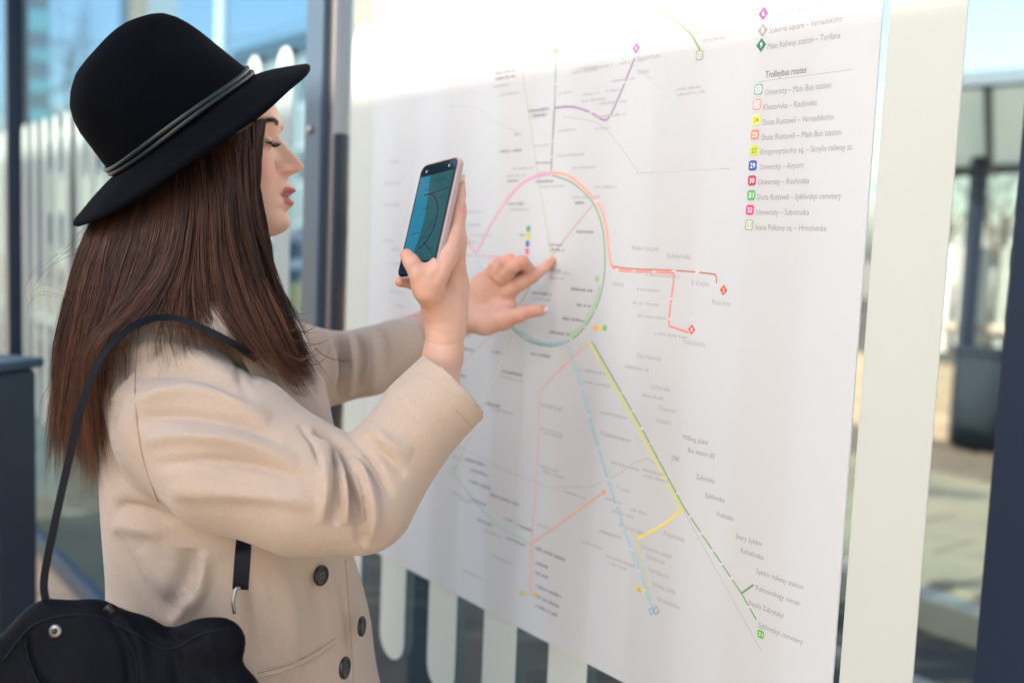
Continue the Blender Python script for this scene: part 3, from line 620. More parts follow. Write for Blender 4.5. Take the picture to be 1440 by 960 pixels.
M['hair'] = mat('hair_brown', (.055, .026, .016), .48, spec=.36, var=.0)
M['leather'] = mat('bag_leather', (.0022, .003, .006), .6, spec=.10, bump=.25, bscale=350, var=.2)
M['strap'] = mat('strap_leather', (.003, .005, .010), .5, spec=.15, bump=.1, bscale=500)
M['metal'] = mat('metal', (.30, .28, .26), .35, metal=1)
woman = empty('person', (P(300, 372, 1.27)[0], P(300, 372, 1.27)[1], 0), label='woman in a black fedora and beige coat photographing and pointing at the map', cat='person')

# ---- head (profile to the right), built as rings of a displaced surface
ZH = 1.275; HX0 = 300.0
def hp(px, py, c):    # head frame: photo pixels at the head's middle depth, c = millimetres towards the camera
    return EYE + np.outer(ZH * np.ones_like(px), [0, 0, 0]) + ((CAMM @ np.stack([(px - 720) / FOC * ZH, (py - 480) / FOC * ZH, np.full_like(px, ZH)])).T) - np.outer(c * .001, CAMM @ np.array([0, 0, 1.]))
pxmm = ZH / FOC * 1000     # mm per px
ys = np.concatenate([np.linspace(62, 150, 36), np.linspace(150.6, 335, 300)[0:], np.linspace(338, 440, 30)])
FX = np.interp  # front profile without nose and lips, back of the skull, half width (mm)
fr = [(62, 285), (75, 300), (95, 322), (120, 350), (138, 376), (147, 387), (160, 390), (172, 392.5), (182, 392), (192, 390), (205, 391), (220, 393), (240, 398), (254, 402.5), (262, 404), (275, 403), (290, 403), (297, 402), (306, 404.5), (315, 405.5), (322, 402), (328, 394), (332, 380), (336, 362), (345, 352), (370, 350), (440, 352)]
bk = [(62, 290), (75, 235), (100, 205), (140, 192), (200, 192), (250, 208), (290, 228), (330, 238), (370, 236), (440, 225)]
wd = [(62, 6), (75, 30), (100, 50), (140, 64), (180, 71), (210, 70), (235, 68), (255, 63), (275, 58), (295, 52), (310, 47), (322, 43), (330, 44), (340, 48), (370, 50), (440, 58)]
def sm(tab, y):
    a = np.array(tab, float); k = np.interp(y, a[:, 0], a[:, 1]); 
    kk = sum(np.interp(y + o, a[:, 0], a[:, 1]) for o in (-5, -2.5, 2.5, 5)); return (k + kk) / 5
th = np.concatenate([np.linspace(-180, -75, 28)[:-1], np.linspace(-75, 75, 221), np.linspace(75, 180, 28)[1:-1]]) * np.pi / 180
Y, T = np.meshgrid(ys, th, indexing='ij')
Fx = sm(fr, Y); Bx = sm(bk, Y); Wd = sm(wd, Y); CX = Bx + (Fx - Bx) * .52
ef = 2.35
c_ = np.sign(np.sin(T)) * np.abs(np.sin(T)) ** (2 / ef) * Wd
ax_ = np.where(np.cos(T) > 0, Fx - CX, CX - Bx); X = CX + np.sign(np.cos(T)) * np.abs(np.cos(T)) ** (2 / ef) * ax_
gs = lambda v, m, s: np.exp(-((v - m) / s) ** 2)
ss = lambda a, b, v: (lambda t: t * t * (3 - 2 * t))(np.clip((v - a) / (b - a), 0, 1))
front = np.clip(np.cos(T) * 1.5, 0, 1); ac = np.abs(c_)
D = np.zeros_like(X)
# rounder front of the face: cheeks fall back from the midline
D += -(ac / 60) ** 2 * 9 * ss(160, 215, Y) * (1 - ss(322, 340, Y)) * front
D += 5.0 * gs(ac, 44, 20) * gs(Y, 238, 26) * front                         # cheekbone
D += 3 * gs(ac, 30, 18) * gs(Y, 290, 22) * front                           # cheek by the mouth
D += 3.6 * gs(ac, 24, 18) * gs(Y, 173, 9) * front                            # brow ridge
D -= 9.0 * gs(ac, 25, 16) * gs(Y, 200, 13) * front                           # eye socket
# nose: profile heights over the base, with half width
nh = np.interp(Y, [180, 188, 196, 206, 216, 224, 230, 235, 240, 244, 249, 253], [0, 1.0, 5.2, 12.5, 19.5, 26.0, 30, 30.5, 25, 15, 4, 0])
nw = np.interp(Y, [180, 195, 210, 222, 232, 240, 246, 253], [6, 6.2, 6.8, 7.6, 8.6, 8.8, 8, 6])
D += nh * np.exp(-(ac / nw) ** 2.4)
D += 10.0 * gs(ac, 12.8, 5.4) * np.exp(-((Y - 238) / 7.2) ** 4)                   # nostril wing
D -= 7.5 * gs(ac, 20.5, 3.0) * gs(Y, 238, 8)                                       # groove behind the wing
D -= 5 * gs(ac, 8.5, 3.0) * gs(Y, 247, 3.2)                                       # nostril
# lips
D += 10.5 * np.exp(-(ac / 14.5) ** 2) * gs(Y, 265.5, 7.6) + 3.5 * np.exp(-(ac / 13) ** 2) * gs(Y, 269, 3.2)
D += 10.0 * np.exp(-(ac / 13.5) ** 2) * gs(Y, 285.5, 7.4)
D -= 2.8 * np.exp(-(ac / 17) ** 4) * gs(Y, 276.8, 1.9)
D -= 3.0 * gs(ac, 20.5, 4.5) * gs(Y, 279, 6)                                        # mouth corner
D -= 3.2 * np.exp(-(ac / 18) ** 2) * gs(Y, 297.5, 5.5)                              # under the lower lip
D -= 1.6 * np.exp(-(ac / 3) ** 2) * gs(Y, 256, 5)                                   # philtrum
D += 2.5 * np.exp(-(ac / 17) ** 2) * gs(Y, 313, 9)                                   # chin
X = X + D
# closed, lowered eyelids: a ball in each socket
ex, ey, ec, er = 376.5, 206.0, 28.5, 12.4
rr2 = er ** 2 - ((Y - ey) * pxmm) ** 2 - (ac - ec) ** 2
xs = np.where(rr2 > 0, ex + np.sqrt(np.maximum(rr2, 0)) / pxmm, -1e3) + np.where(front > 0, 0, -1e4)
kk = 3.0; h = np.maximum(kk - np.abs(X - xs), 0) / kk; X = np.maximum(X, xs) + h * h * kk * .25
lidy = ey + 1.0 + .022 * (ac - ec) ** 2 * -.6
X -= 1.2 * gs(Y, lidy, 1.3) * gs(ac, ec, 11) * front                            # lid line
X -= 1.3 * gs(Y, ey - 9.5 + .02 * (ac - ec) ** 2, 1.6) * gs(ac, ec, 12) * front        # lid crease
tilt = 0
Vh = hp(X.ravel(), Y.ravel(), c_.ravel()); ni, nj = X.shape
I = np.arange(ni * nj).reshape(ni, nj); J = np.roll(I, -1, 1)
Fh = np.stack([I[:-1].ravel(), J[:-1].ravel(), J[1:].ravel(), I[1:].ravel()], 1)
# colours that belong to the skin
Cn = np.tile(np.array(SK), (ni * nj, 1)); Yr, Cr, Xr = Y.ravel(), ac.ravel(), X.ravel()
def blend(mask, col): global Cn; Cn = Cn * (1 - mask[:, None]) + np.array(col) * mask[:, None]
fr_ = front.ravel()
blend(.5 * gs(Cr, 42, 20) * gs(Yr, 243, 24) * fr_, (.66, .27, .20)); blend(.25 * gs(Cr, 8, 10) * gs(Yr, 232, 8) * fr_, (.62, .26, .2))
up = np.exp(-(np.maximum(0, np.abs(Yr - (269.2 + .004 * Cr ** 2)) - 3.4) / 1.6) ** 2) * (1 - ss(16, 20, Cr)); lo_ = np.exp(-(np.maximum(0, np.abs(Yr - (284.0 - .006 * Cr ** 2)) - 4.6) / 1.8) ** 2) * (1 - ss(15, 19, Cr))
blend(np.clip(up + lo_, 0, 1) * .9 * (fr_ > 0), (.36, .095, .085)); blend(.8 * gs(Yr, 276.8, 1.8) * (1 - ss(16, 20, Cr)) * fr_, (.10, .02, .02))
blend(.35 * gs(Cr, ec, 13) * gs(Yr, ey - 6, 6) * fr_, (.42, .22, .17)); blend(.85 * gs(Yr, lidy.ravel(), 1.1) * (1 - ss(9, 13, np.abs(Cr - ec))) * fr_, (.03, .015, .012))
sl_ = gs(Yr, lidy.ravel() + 3.0, 2.3) * (1 - ss(8, 12, np.abs(Cr - ec))) * fr_; blend(.8 * sl_, (.42, .40, .38)); blend(.95 * sl_ * gs(Cr, ec - 1, 7), (.05, .03, .02))
blend(.5 * gs(Yr, lidy.ravel() + 6.2, .8) * (1 - ss(8, 12, np.abs(Cr - ec))) * fr_, (.16, .07, .05))
brow_y = 177.0 - 1.5 * ss(8, 24, Cr) + 6.5 * ss(22, 50, Cr)
blend(.6 * np.exp(-((Yr - brow_y) / (3.3 - 1.2 * ss(18, 50, Cr))) ** 2) * ss(9, 13, Cr) * (1 - ss(50, 58, Cr)) * fr_, (.05, .025, .018))
headV, headF, headC = Vh, Fh, Cn

# ---- hands, each as one smooth skin
def H(px, py, z): return P(px, py, z)
f1 = Field([H(540, 220, 1.12), H(690, 620, 1.12), H(540, 220, 1.24), H(690, 620, 1.24)], .012, .0014)
q = lambda r, z=1.14: pxr(r, z)
f1.chain([H(592, 596, 1.14), H(614, 545, 1.145), H(623, 500, 1.15), H(627, 462, 1.15), H(629, 430, 1.152)], [q(31), q(29), q(26.5), q(26), q(27)], .01)
f1.chain([H(630, 440, 1.152), H(634, 400, 1.152), H(635, 372, 1.155)], [q(25), q(23), q(19)], .012)       # back of the hand
f1.chain([H(618, 430, 1.15), H(615, 395, 1.155), H(622, 372, 1.16)], [q(22), q(20), q(15)], .012)
f1.chain([H(612, 432, 1.135), H(601, 405, 1.112), H(588, 384, 1.102)], [q(18), q(17), q(12.5)], .014)    # thumb root
f1.chain([H(588, 384, 1.102), H(579, 369, 1.100), H(572, 359, 1.103)], [q(12.5), q(10.5), q(9.2)], .005)
f1.chain([H(604, 402, 1.112), H(616, 382, 1.106), H(628, 360, 1.110), H(636, 334, 1.122), H(640, 305, 1.130)], [q(13), q(12), q(11.5), q(11), q(9.5)], .014)      # web
f1.chain([H(638, 376, 1.14), H(641, 340, 1.134), H(642.5, 300, 1.132), H(644, 292, 1.133)], [q(17), q(14), q(10.5), q(10.4)], .008)   # index along the phone's edge
f1.chain([H(643, 297, 1.132), H(646, 272, 1.137), H(648, 255, 1.141)], [q(10.6), q(8.6), q(6.6)], .004)
f1.chain([H(630, 374, 1.175), H(630, 335, 1.19), H(618, 312, 1.205), H(604, 310, 1.205)], [q(14), q(11), q(9.5), q(8)], .006)       # middle, ring: behind the phone
f1.chain([H(626, 382, 1.18), H(622, 355, 1.198), H(606, 342, 1.212), H(592, 343, 1.21)], [q(14), q(10.5), q(9), q(7.5)], .006)
f1.chain([H(624, 405, 1.17), H(606, 402, 1.18), H(582, 398, 1.172), H(562, 396.5, 1.158)], [q(14), q(10), q(8.4), q(7.2)], .006)     # little finger under it
V1, F1 = f1.surf(); V1 = lap(V1, F1, 3)
# ---- pointing left hand
f2 = Field([H(560, 340, 1.44), H(800, 520, 1.44), H(560, 340, 1.56), H(800, 520, 1.58)], .01, .0015)
q2 = lambda r: pxr(r, 1.49); fl = (CAMM @ np.array([0, 0, 1.]), .62)
f2.chain([H(560, 474, 1.53), H(600, 462, 1.52), H(640, 446, 1.51), H(660, 440, 1.508)], [q2(27), q2(25), q2(24.5), q2(25)], .01, (fl[0], .75))
f2.chain([H(655, 438, 1.508), H(685, 420, 1.50), H(714, 408, 1.49)], [q2(22), q2(17), q2(13.5)], .012, fl)      # index metacarpal
f2.chain([H(655, 436, 1.51), H(680, 408, 1.495), H(704, 388, 1.482)], [q2(20), q2(15), q2(12)], .012, fl)
f2.chain([H(655, 434, 1.51), H(676, 402, 1.50), H(693, 383, 1.488)], [q2(19), q2(14), q2(11)], .012, fl)
f2.chain([H(655, 445, 1.505), H(682, 452, 1.49), H(708, 450, 1.478)], [q2(21), q2(17), q2(14.5)], .014, (fl[0], .8))  # thumb ball
f2.chain([H(690, 430, 1.50), H(704, 440, 1.49), H(718, 430, 1.488)], [q2(14), q2(13), q2(8)], .014, fl)
f2.chain([H(706, 449, 1.478), H(729, 443, 1.468), H(744, 438, 1.466)], [q2(14), q2(10.5), q2(9)], .004)
f2.chain([H(744, 438, 1.466), H(757, 436, 1.468), H(764, 435.5, 1.472)], [q2(8.8), q2(8.2), q2(6.8)], .003)
f2.chain([H(714, 409, 1.49), H(733, 397, 1.478), H(748, 388.5, 1.475)], [q2(13), q2(10.6), q2(9.6)], .005)             # index
f2.chain([H(748, 388.5, 1.475), H(766, 376, 1.482), H(771, 372, 1.485)], [q2(9.4), q2(7.6), q2(7.3)], .003)
f2.chain([H(771, 372, 1.485), H(783, 364, 1.492)], [q2(7.2), q2(5.0)], .003)
f2.chain([H(706, 390, 1.478), H(722, 374, 1.456), H(734, 368, 1.452)], [q2(11.5), q2(9.8), q2(9.2)], .003)            # middle, curled
f2.chain([H(734, 368, 1.452), H(743, 377, 1.468), H(741, 388, 1.488)], [q2(9.2), q2(8.2), q2(7)], .003)
f2.chain([H(697, 385, 1.482), H(709, 370, 1.464), H(717, 365, 1.462)], [q2(10.5), q2(9), q2(8.6)], .0025)              # ring
f2.chain([H(717, 365, 1.462), H(728, 372, 1.485), H(728, 384, 1.498)], [q2(8.5), q2(7.8), q2(7)], .0025)
f2.chain([H(687, 388, 1.492), H(696, 373, 1.478), H(702, 369, 1.478)], [q2(9.5), q2(8), q2(7.4)], .0025)                  # little
f2.chain([H(702, 369, 1.478), H(712, 375, 1.50), H(712, 386, 1.51)], [q2(7.4), q2(7), q2(6.5)], .0025)
V2, F2 = f2.surf(); V2 = lap(V2, F2, 2)
N2 = vnorm(V2, F2)
V2 = creases(V2, N2, [([(712, 398), (716, 412), (714, 420)], .9, 5, (1.3, 1.7)), ([(690, 376), (700, 392), (704, 398)], -1.2, 2.4, (1.3, 1.7)), ([(704, 370), (712, 384), (716, 394)], -1.4, 2.4, (1.3, 1.7)), ([(668, 440), (690, 428), (712, 416)], .5, 3, (1.3, 1.7)), ([(764, 372), (769, 381)], -.4, 1.4, (1.3, 1.7)), ([(735, 434), (737, 450)], -.4, 1.4, (1.3, 1.7)), ([(700, 440), (716, 438), (722, 430)], -.9, 3, (1.3, 1.7)), ([(748, 381), (752, 394)], -.5, 2.2, (1.3, 1.7)), ([(744, 381), (749, 396)], -.4, 1.6, (1.3, 1.7)), ([(741, 430), (744, 446)], -.5, 2.2, (1.3, 1.7)), ([(660, 432), (690, 412), (708, 402)], .5, 4, (1.3, 1.7)), ([(664, 424), (684, 404), (700, 388)], .5, 4, (1.3, 1.7))])
N1 = vnorm(V1, F1)
V1 = creases(V1, N1, [([(634, 372), (650, 366), (658, 362)], -.5, 2.0, (1, 1.3)), ([(570, 364), (584, 358)], -.4, 1.5, (1, 1.3)), ([(600, 480), (624, 486), (650, 480)], -.6, 2.2, (1, 1.3)), ([(648, 380), (654, 368)], 1.1, 6, (1, 1.3)), ([(642, 450), (648, 410), (650, 375)], .7, 2.6, (1, 1.3)), ([(630, 455), (630, 415), (636, 380)], .6, 2.6, (1, 1.3)), ([(628, 340), (634, 300), (640, 262)], -.5, 2.4, (1, 1.3)), ([(565, 352), (572, 349), (579, 352)], .3, 2, (1, 1.3)), ([(632, 296), (652, 300)], -.7, 2.2, (1, 1.3)), ([(633, 291), (652, 294)], -.5, 1.6, (1, 1.3)), ([(604, 400), (616, 384), (622, 362)], -1.2, 5, (1, 1.3)), ([(578, 376), (590, 368)], -.5, 2, (1, 1.3)), ([(606, 462), (628, 470), (652, 464)], -.6, 3, (1, 1.3)), ([(636, 440), (640, 400), (640, 370)], .9, 6, (1, 1.3)), ([(620, 430), (618, 400)], -.8, 6, (1, 1.3))])
# hidden arms inside the sleeves and the torso core join head and hands into one body
arms = Field([H(150, 380, 1.1), H(700, 760, 1.1), H(150, 380, 1.62), H(650, 700, 1.6)], .03, .006)
arms.chain([H(605, 570, 1.14), H(505, 690, 1.12)], [.022, .032], .01); arms.chain([H(505, 690, 1.12), H(230, 540, 1.14)], [.036, .045], .01)
arms.chain([H(600, 462, 1.52), H(450, 515, 1.50)], [.024, .032], .01); arms.chain([H(450, 515, 1.50), H(330, 500, 1.44)], [.032, .045], .01)
arms.chain([H(230, 540, 1.14), H(300, 480, 1.28), H(340, 500, 1.44)], [.045, .05, .045], .02); arms.chain([H(300, 400, 1.275), H(300, 480, 1.28), H(310, 640, 1.28)], [.05, .07, .1], .02)
V3, F3 = arms.surf()
Vb = np.concatenate([headV, V1, V2, V3]); o1 = len(headV); o2 = o1 + len(V1); o3 = o2 + len(V2)
Fb = np.concatenate([headF, F1 + o1, F2 + o2, F3 + o3])
def hand_col(V, spots):
    x, y, z = pix(V); C = np.tile(np.array(SK) * np.array([.97, .93, .93]), (len(V), 1))
    for (sx, sy, r, s) in spots: m = s * np.exp(-((x - sx) ** 2 + (y - sy) ** 2) / r ** 2)[:, None]; C = C * (1 - m) + np.array([.62, .24, .17]) * m
    return C
C1 = hand_col(V1, [(650, 294, 9, .5), (648, 254, 8, .5), (571, 357, 9, .5), (558, 396, 12, .6), (655, 370, 16, .3), (600, 372, 12, .25)])
C2 = hand_col(V2, [(748, 388, 9, .4), (780, 367, 12, .6), (735, 362, 12, .6), (716, 362, 12, .5), (702, 366, 10, .5), (742, 440, 9, .4), (764, 434, 9, .4), (690, 395, 18, .3), (725, 452, 16, .35)])
body = qmesh('body', Vb, Fb, M['skin'], woman); vcol(body, np.concatenate([headC, C1, C2, np.tile(np.array(SK), (len(V3), 1))]))
def nail(c, along, normal, ln, wdt, parent):
    along = along / np.linalg.norm(along); normal = normal - along * (normal @ along); normal /= np.linalg.norm(normal); sd_ = np.cross(along, normal); V = []; n = 9
    for i in range(n):
        for j in range(n):
            a = i / (n - 1) * 2 - 1; b = j / (n - 1) * 2 - 1; r = math.sqrt(1 - .35 * a * a) if a < 0 else math.sqrt(1 - .75 * a * a)
            V.append(c + along * ln * a + sd_ * wdt * b * r - normal * wdt * (.42 * (b * r) ** 2 + .06 * a * a))
    F = [(i * n + j, i * n + j + 1, (i + 1) * n + j + 1, (i + 1) * n + j) for i in range(n - 1) for j in range(n - 1)]
    return mesh('nail', V, F, M['nail'], parent, smooth=True)
M['nail'] = mat('nail', (.72, .52, .45), .22, spec=.6, coat=.4)
tc_ = CAMM @ np.array([0, 0, -1.])
nail(H(763.5, 433.8, 1.4635), H(768, 434, 1.47) - H(750, 437, 1.466), tc_ + np.array([.2, 0, .6]), .0072, .0058, woman)
nail(H(652, 253, 1.137), H(649, 245, 1.145) - H(644, 275, 1.145), np.array([.9, -.2, .15]) + tc_ * .35, .006, .0045, woman)
# lashes and brow hairs
def hairs(name, paths, r, m, parent, **k): return tubes(name, paths, [np.linspace(r, r * .25, len(p)) for p in paths], m, parent, 3, **k)
def facept(y, c):
    """point of the modelled face nearest to pixel row y and side offset c"""
    i = int(np.argmin(np.abs(ys - y))); row = np.where((T[i] > 0) & (T[i] < 1.5), np.abs(c_[i] - c), 1e9); j = int(np.argmin(row)); return Vh[i * nj + j]
fwd_h = CAMM @ np.array([1., 0, 0]); up_h = CAMM @ np.array([0, -1., 0]); out_h = CAMM @ np.array([0, 0, -1.])
lp = []
for c in np.linspace(19, 40, 46):
    p = facept(ey + 1.2, c + rng.randn() * .2); s_ = .0085 + .003 * rng.rand(); o_ = (c - 27) / 12
    d1 = fwd_h * .8 - up_h * .75 + out_h * (.35 * o_); d2 = fwd_h * 1.0 + up_h * (.1 + .2 * rng.rand()) + out_h * .5 * o_
    lp.append([p, p + d1 * s_ * .4, p + d1 * s_ * .4 + d2 * s_ * .4, p + d1 * s_ * .4 + d2 * s_ * .75 + up_h * s_ * .15])
M['lash'] = mat('lash', (.012, .008, .007), .5)
hairs('eyelashes', lp, .00038, M['lash'], woman)
bp_ = []
for k in range(230):
    c = 10 + 40 * rng.rand(); yb = 177.0 - 1.5 * float(ss(8, 24, np.array(c))) + 6.5 * float(ss(22, 50, np.array(c))) + rng.randn() * 1.9
    p = facept(yb, c); d = out_h * (.4 + c / 40) - fwd_h * (c / 60) + up_h * (.45 - c / 50) + rng.randn(3) * .12; d /= np.linalg.norm(d)
    bp_.append([p - d * .001, p + d * .003 + fwd_h * .0008, p + d * .0065])
hairs('eyebrow', bp_, .00028, M['lash'], woman)

# ---- hat: crown and brim as one felt shell, tilted back
hb_c = H(258, 176, 1.262)                     # centre of the band circle
hf = H(358, 104, 1.275) - H(150, 252, 1.275); hf /= np.linalg.norm(hf)       # towards the front of the hat
hs = out_h - hf * (out_h @ hf); hs /= np.linalg.norm(hs)
hu = np.cross(hs, hf); hu /= np.linalg.norm(hu)
if hu[2] < 0: hu = -hu
lean = math.radians(23); hu2 = hu * math.cos(lean) + hs * math.sin(lean); hs2 = hs * math.cos(lean) - hu * math.sin(lean)   # tipped a little towards the camera
hu, hs = hu2, hs2
RA, RB = .109, .098
def hatpt(a, r, h_, t): return hb_c + hf * a + hs * r + hu * h_
nth = 160; TH = np.linspace(0, 2 * math.pi, nth, endpoint=False)
rings = []
ct, st = np.cos(TH), np.sin(TH)
# outer surface from crown top centre down to the band, out along the brim, round its edge and back under
crown = []
CT = np.array([(0, -.108, .110), (.02, -.109, .104), (.064, -.109, .090), (.082, -.105, .084), (.097, -.098, .078), (.110, -.085, .071), (.121, -.069, .062), (.130, -.050, .052), (.137, -.030, .037), (.141, -.012, .018), (.142, -.001, .001)])
for zq in np.concatenate([np.linspace(.142, .136, 7), np.linspace(.134, .118, 9), np.linspace(.114, 0, 26)]):
    ab, af = np.interp(zq, CT[:, 0], CT[:, 1]), np.interp(zq, CT[:, 0], CT[:, 2]); rbz = RB * (1 - (zq / .1425) ** 3.2) ** .5 * (1 - .10 * zq / .142)
    am, ah = (ab + af) / 2, (af - ab) / 2; a = am + ah * ct; r = rbz * st
    z = zq - .014 * np.exp(-(r / .020) ** 2) * np.exp(-((a + .005) / .07) ** 2) * ss(.120, .142, np.array(zq))
    pin = .009 * np.exp(-((a - .062) / .026) ** 2) * np.exp(-((zq - .095) / .026) ** 2) * np.sign(r) * ss(0, .03, np.abs(r))
    crown.append((a + .006 * zq / .142, r - pin, z * np.ones(nth) * .975))
rings += crown
def brim_h(t, ext):                            # height of the brim at angle t, ext from 0 to 1
    front = np.cos(t); side = np.sin(t) ** 2
    return ext ** 1.1 * (-.026 * np.clip(front, 0, 1) ** 1.5 - .015 * np.clip(-front, 0, 1) ** 1.5 - .024 * side) + .001
BW = .064
def brim(ext, dz):
    a = (RA + (BW + .010 * (ct < 0) * ct * ct) * ext) * ct; r = (RB + (BW - .006) * ext) * st; return (a, r, brim_h(TH, ext) + dz)
for e_ in np.linspace(.03, 1, 16): rings.append(brim(e_, -.001))
a, r, z = brim(1.035, -.0036); rings.append((a, r, z))
for e_ in np.linspace(1, .0, 12): rings.append(brim(e_, -.0056 - .002 * e_ ** 4))
for v in np.linspace(1, .5, 8): i = int(v * (len(crown) - 1)); a, r, z = crown[i]; rings.append((a * .965, r * .965, z - .0036))
HV = np.concatenate([hb_c + np.outer(a, hf) + np.outer(r, hs) + np.outer(z, hu) for a, r, z in rings]); nr = len(rings)
I = np.arange(nr * nth).reshape(nr, nth); J = np.roll(I, -1, 1)
HF = np.stack([I[:-1].ravel(), I[1:].ravel(), J[1:].ravel(), J[:-1].ravel()], 1)
from_noise = np.sin(HV @ np.array([41., 23, 57])) * .0006 + np.sin(HV @ np.array([-77., 61, 35])) * .0004
HN = vnorm(HV, HF); hat = qmesh('hat', HV + HN * from_noise[:, None], HF, M['felt'], woman)
def bandring(z0, rad, off):
    ba_, bf_ = -np.interp(z0, CT[:, 0], CT[:, 1]), np.interp(z0, CT[:, 0], CT[:, 2]); pth = [hb_c + hf * ((bf_ if math.cos(t) > 0 else ba_) + off) * math.cos(t) + hs * (RB + off) * math.sin(t) + hu * (z0 + .0015 * math.sin(3 * t + z0 * 900)) for t in np.linspace(0, 2 * math.pi, 90)]; return pth, [rad] * 90
for z0, rd in ((.0046, .0034), (.0108, .0031)):
    pth, rad = bandring(z0, rd, .0012); tubes('hat_band', [pth], [rad], M['hatband'], hat, 10)

# ---- phone
ph_c = H(603, 307, 1.135); PHW, PHL, PHT = .0700, .1400, .0085
lv = (H(560, 383, 1.125) - H(590, 233, 1.125)); lv = lv / np.linalg.norm(lv); lv = lv + (CAMM @ np.array([0, 0, -1.])) * .22; lv /= np.linalg.norm(lv)   # towards the phone's foot
n0 = CAMM @ np.array([-.74, -.05, -.67]); pn = n0 - lv * (n0 @ lv); pn /= np.linalg.norm(pn); wv = np.cross(lv, pn)
if (CAMM.T @ wv)[0] < 0: wv = -wv
def rrect(hw, hl, r, k=7):
    o = []
    for cx, cy, a0 in ((hw - r, hl - r, 0), (-hw + r, hl - r, 90), (-hw + r, -hl + r, 180), (hw - r, -hl + r, 270)):
        for i in range(k): a = math.radians(a0 + 90 * i / (k - 1)); o.append((cx + r * math.cos(a), cy + r * math.sin(a)))
    return o
def slab(name, layers, m, parent):       # layers: (half width, half length, radius, height along the normal)
    V = []; F = []; L = len(rrect(1, 1, .1))
    for hw, hl, r, z in layers:
        for x, y in rrect(hw, hl, r): V.append(ph_c + wv * x + lv * y + pn * z)
    for i in range(len(layers) - 1):
        for j in range(L): F.append((i * L + j, i * L + (j + 1) % L, (i + 1) * L + (j + 1) % L, (i + 1) * L + j))
    F.append(tuple(range(L))[::-1]); F.append(tuple((len(layers) - 1) * L + j for j in range(L))); return mesh(name, V, F, m, parent, smooth=False)
phone = empty('phone', ph_c, label='smartphone in a pale pink case held up in her right hand', cat='phone')
M['case'] = mat('phone_case', (.42, .32, .32), .4); M['bezel'] = mat('phone_bezel', (.004, .006, .01), .12, spec=.6)
hw, hl = PHW / 2, PHL / 2
slab('case', [(hw - .002, hl - .002, .008, -.0075), (hw + .0008, hl + .0008, .0105, -.0058), (hw + .0016, hl + .0016, .011, -.003), (hw + .0014, hl + .0014, .011, .0005), (hw + .0002, hl + .0002, .010, .0018), (hw - .0008, hl - .0008, .0095, .0014)], M['case'], phone)
slab('bezel', [(hw - .0008, hl - .0008, .0092, -.002), (hw - .0009, hl - .0009, .0092, .0016), (hw - .0016, hl - .0016, .0088, .0021)], M['bezel'], phone)
def scr_mat(name, c, e, rough=.12):
    m = mat(name, c, rough, spec=.6); b = m.node_tree.nodes['Principled BSDF']; b.inputs['Emission Color'].default_value = (*c, 1); b.inputs['Emission Strength'].default_value = e; return m
def scr(name, pts, z, m, parent): return mesh(name, [ph_c + wv * x + lv * y + pn * z for x, y in pts], [tuple(range(len(pts)))], m, parent)
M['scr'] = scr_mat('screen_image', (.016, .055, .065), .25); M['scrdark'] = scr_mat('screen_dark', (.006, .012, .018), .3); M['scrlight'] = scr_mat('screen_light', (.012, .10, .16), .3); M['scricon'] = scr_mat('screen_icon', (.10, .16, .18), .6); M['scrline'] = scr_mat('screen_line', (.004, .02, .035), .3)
screen = scr('screen', rrect(hw - .0035, hl - .004, .007), .00225, M['scr'], phone)
scr('top_bar', [(-hw + .0036, -hl + .0155), (hw - .0036, -hl + .0155), (hw - .0036, -hl + .010), (hw - .0075, -hl + .0045), (-hw + .0075, -hl + .0045), (-hw + .0036, -hl + .010)], .00232, M['scrdark'], screen)
scr('bottom_bar', [(-hw + .0036, hl - .017), (hw - .0036, hl - .017), (hw - .0036, hl - .010), (hw - .0075, hl - .0045), (-hw + .0075, hl - .0045), (-hw + .0036, hl - .010)], .00232, M['scrdark'], screen)
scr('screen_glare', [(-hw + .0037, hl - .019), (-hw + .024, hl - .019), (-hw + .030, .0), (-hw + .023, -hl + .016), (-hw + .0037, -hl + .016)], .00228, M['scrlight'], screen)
arc = [(-.01 + .028 * math.sin(a), .004 - .034 * math.cos(a)) for a in np.linspace(-.2, 2.9, 22)]
def strokes(name, pl_, wd, z):
    V = []; F = []; p = np.array(pl_); t = np.gradient(p, axis=0); t /= np.linalg.norm(t, axis=1)[:, None]; nn = np.stack([-t[:, 1], t[:, 0]], 1) * wd / 2
    for a, b in zip(p + nn, p - nn): V += [ph_c + wv * a[0] + lv * a[1] + pn * z, ph_c + wv * b[0] + lv * b[1] + pn * z]
    return mesh(name, V, [(2 * i, 2 * i + 1, 2 * i + 3, 2 * i + 2) for i in range(len(p) - 1)], M['scrline'], screen)
for gx_, gy_, gl_ in [(-.02, -.036, .012), (.004, -.045, .016), (.012, -.022, .014), (-.012, -.012, .012), (.010, .012, .015), (-.024, .018, .014), (.0, .024, .014), (.012, .04, .012), (-.018, .042, .012), (-.002, -.03, .008)]: strokes('map_image_line', [(gx_, gy_), (gx_ + gl_, gy_ - .001)], .0006, .00236)
for gx_, gy_ in ((-.022, -.0605), (.020, -.0610), (.0, .0585), (-.019, .0585), (.019, .0585)): scr('icon', [(gx_ + (.0035 if gx_ == 0 else .0018) * math.cos(a), gy_ + (.0035 if gx_ == 0 else .0018) * math.sin(a)) for a in np.linspace(0, 5.8, 14)], .0024, M['scricon'], screen)
strokes('map_image_line', arc, .0016, .00236); strokes('map_image_line', [(-.006, -.03), (.03, -.033)], .0009, .00236); strokes('map_image_line', [(.016, -.0), (-.016, .045)], .0007, .00236); strokes('map_image_line', [(.004, .03), (.03, .05)], .0008, .00236)
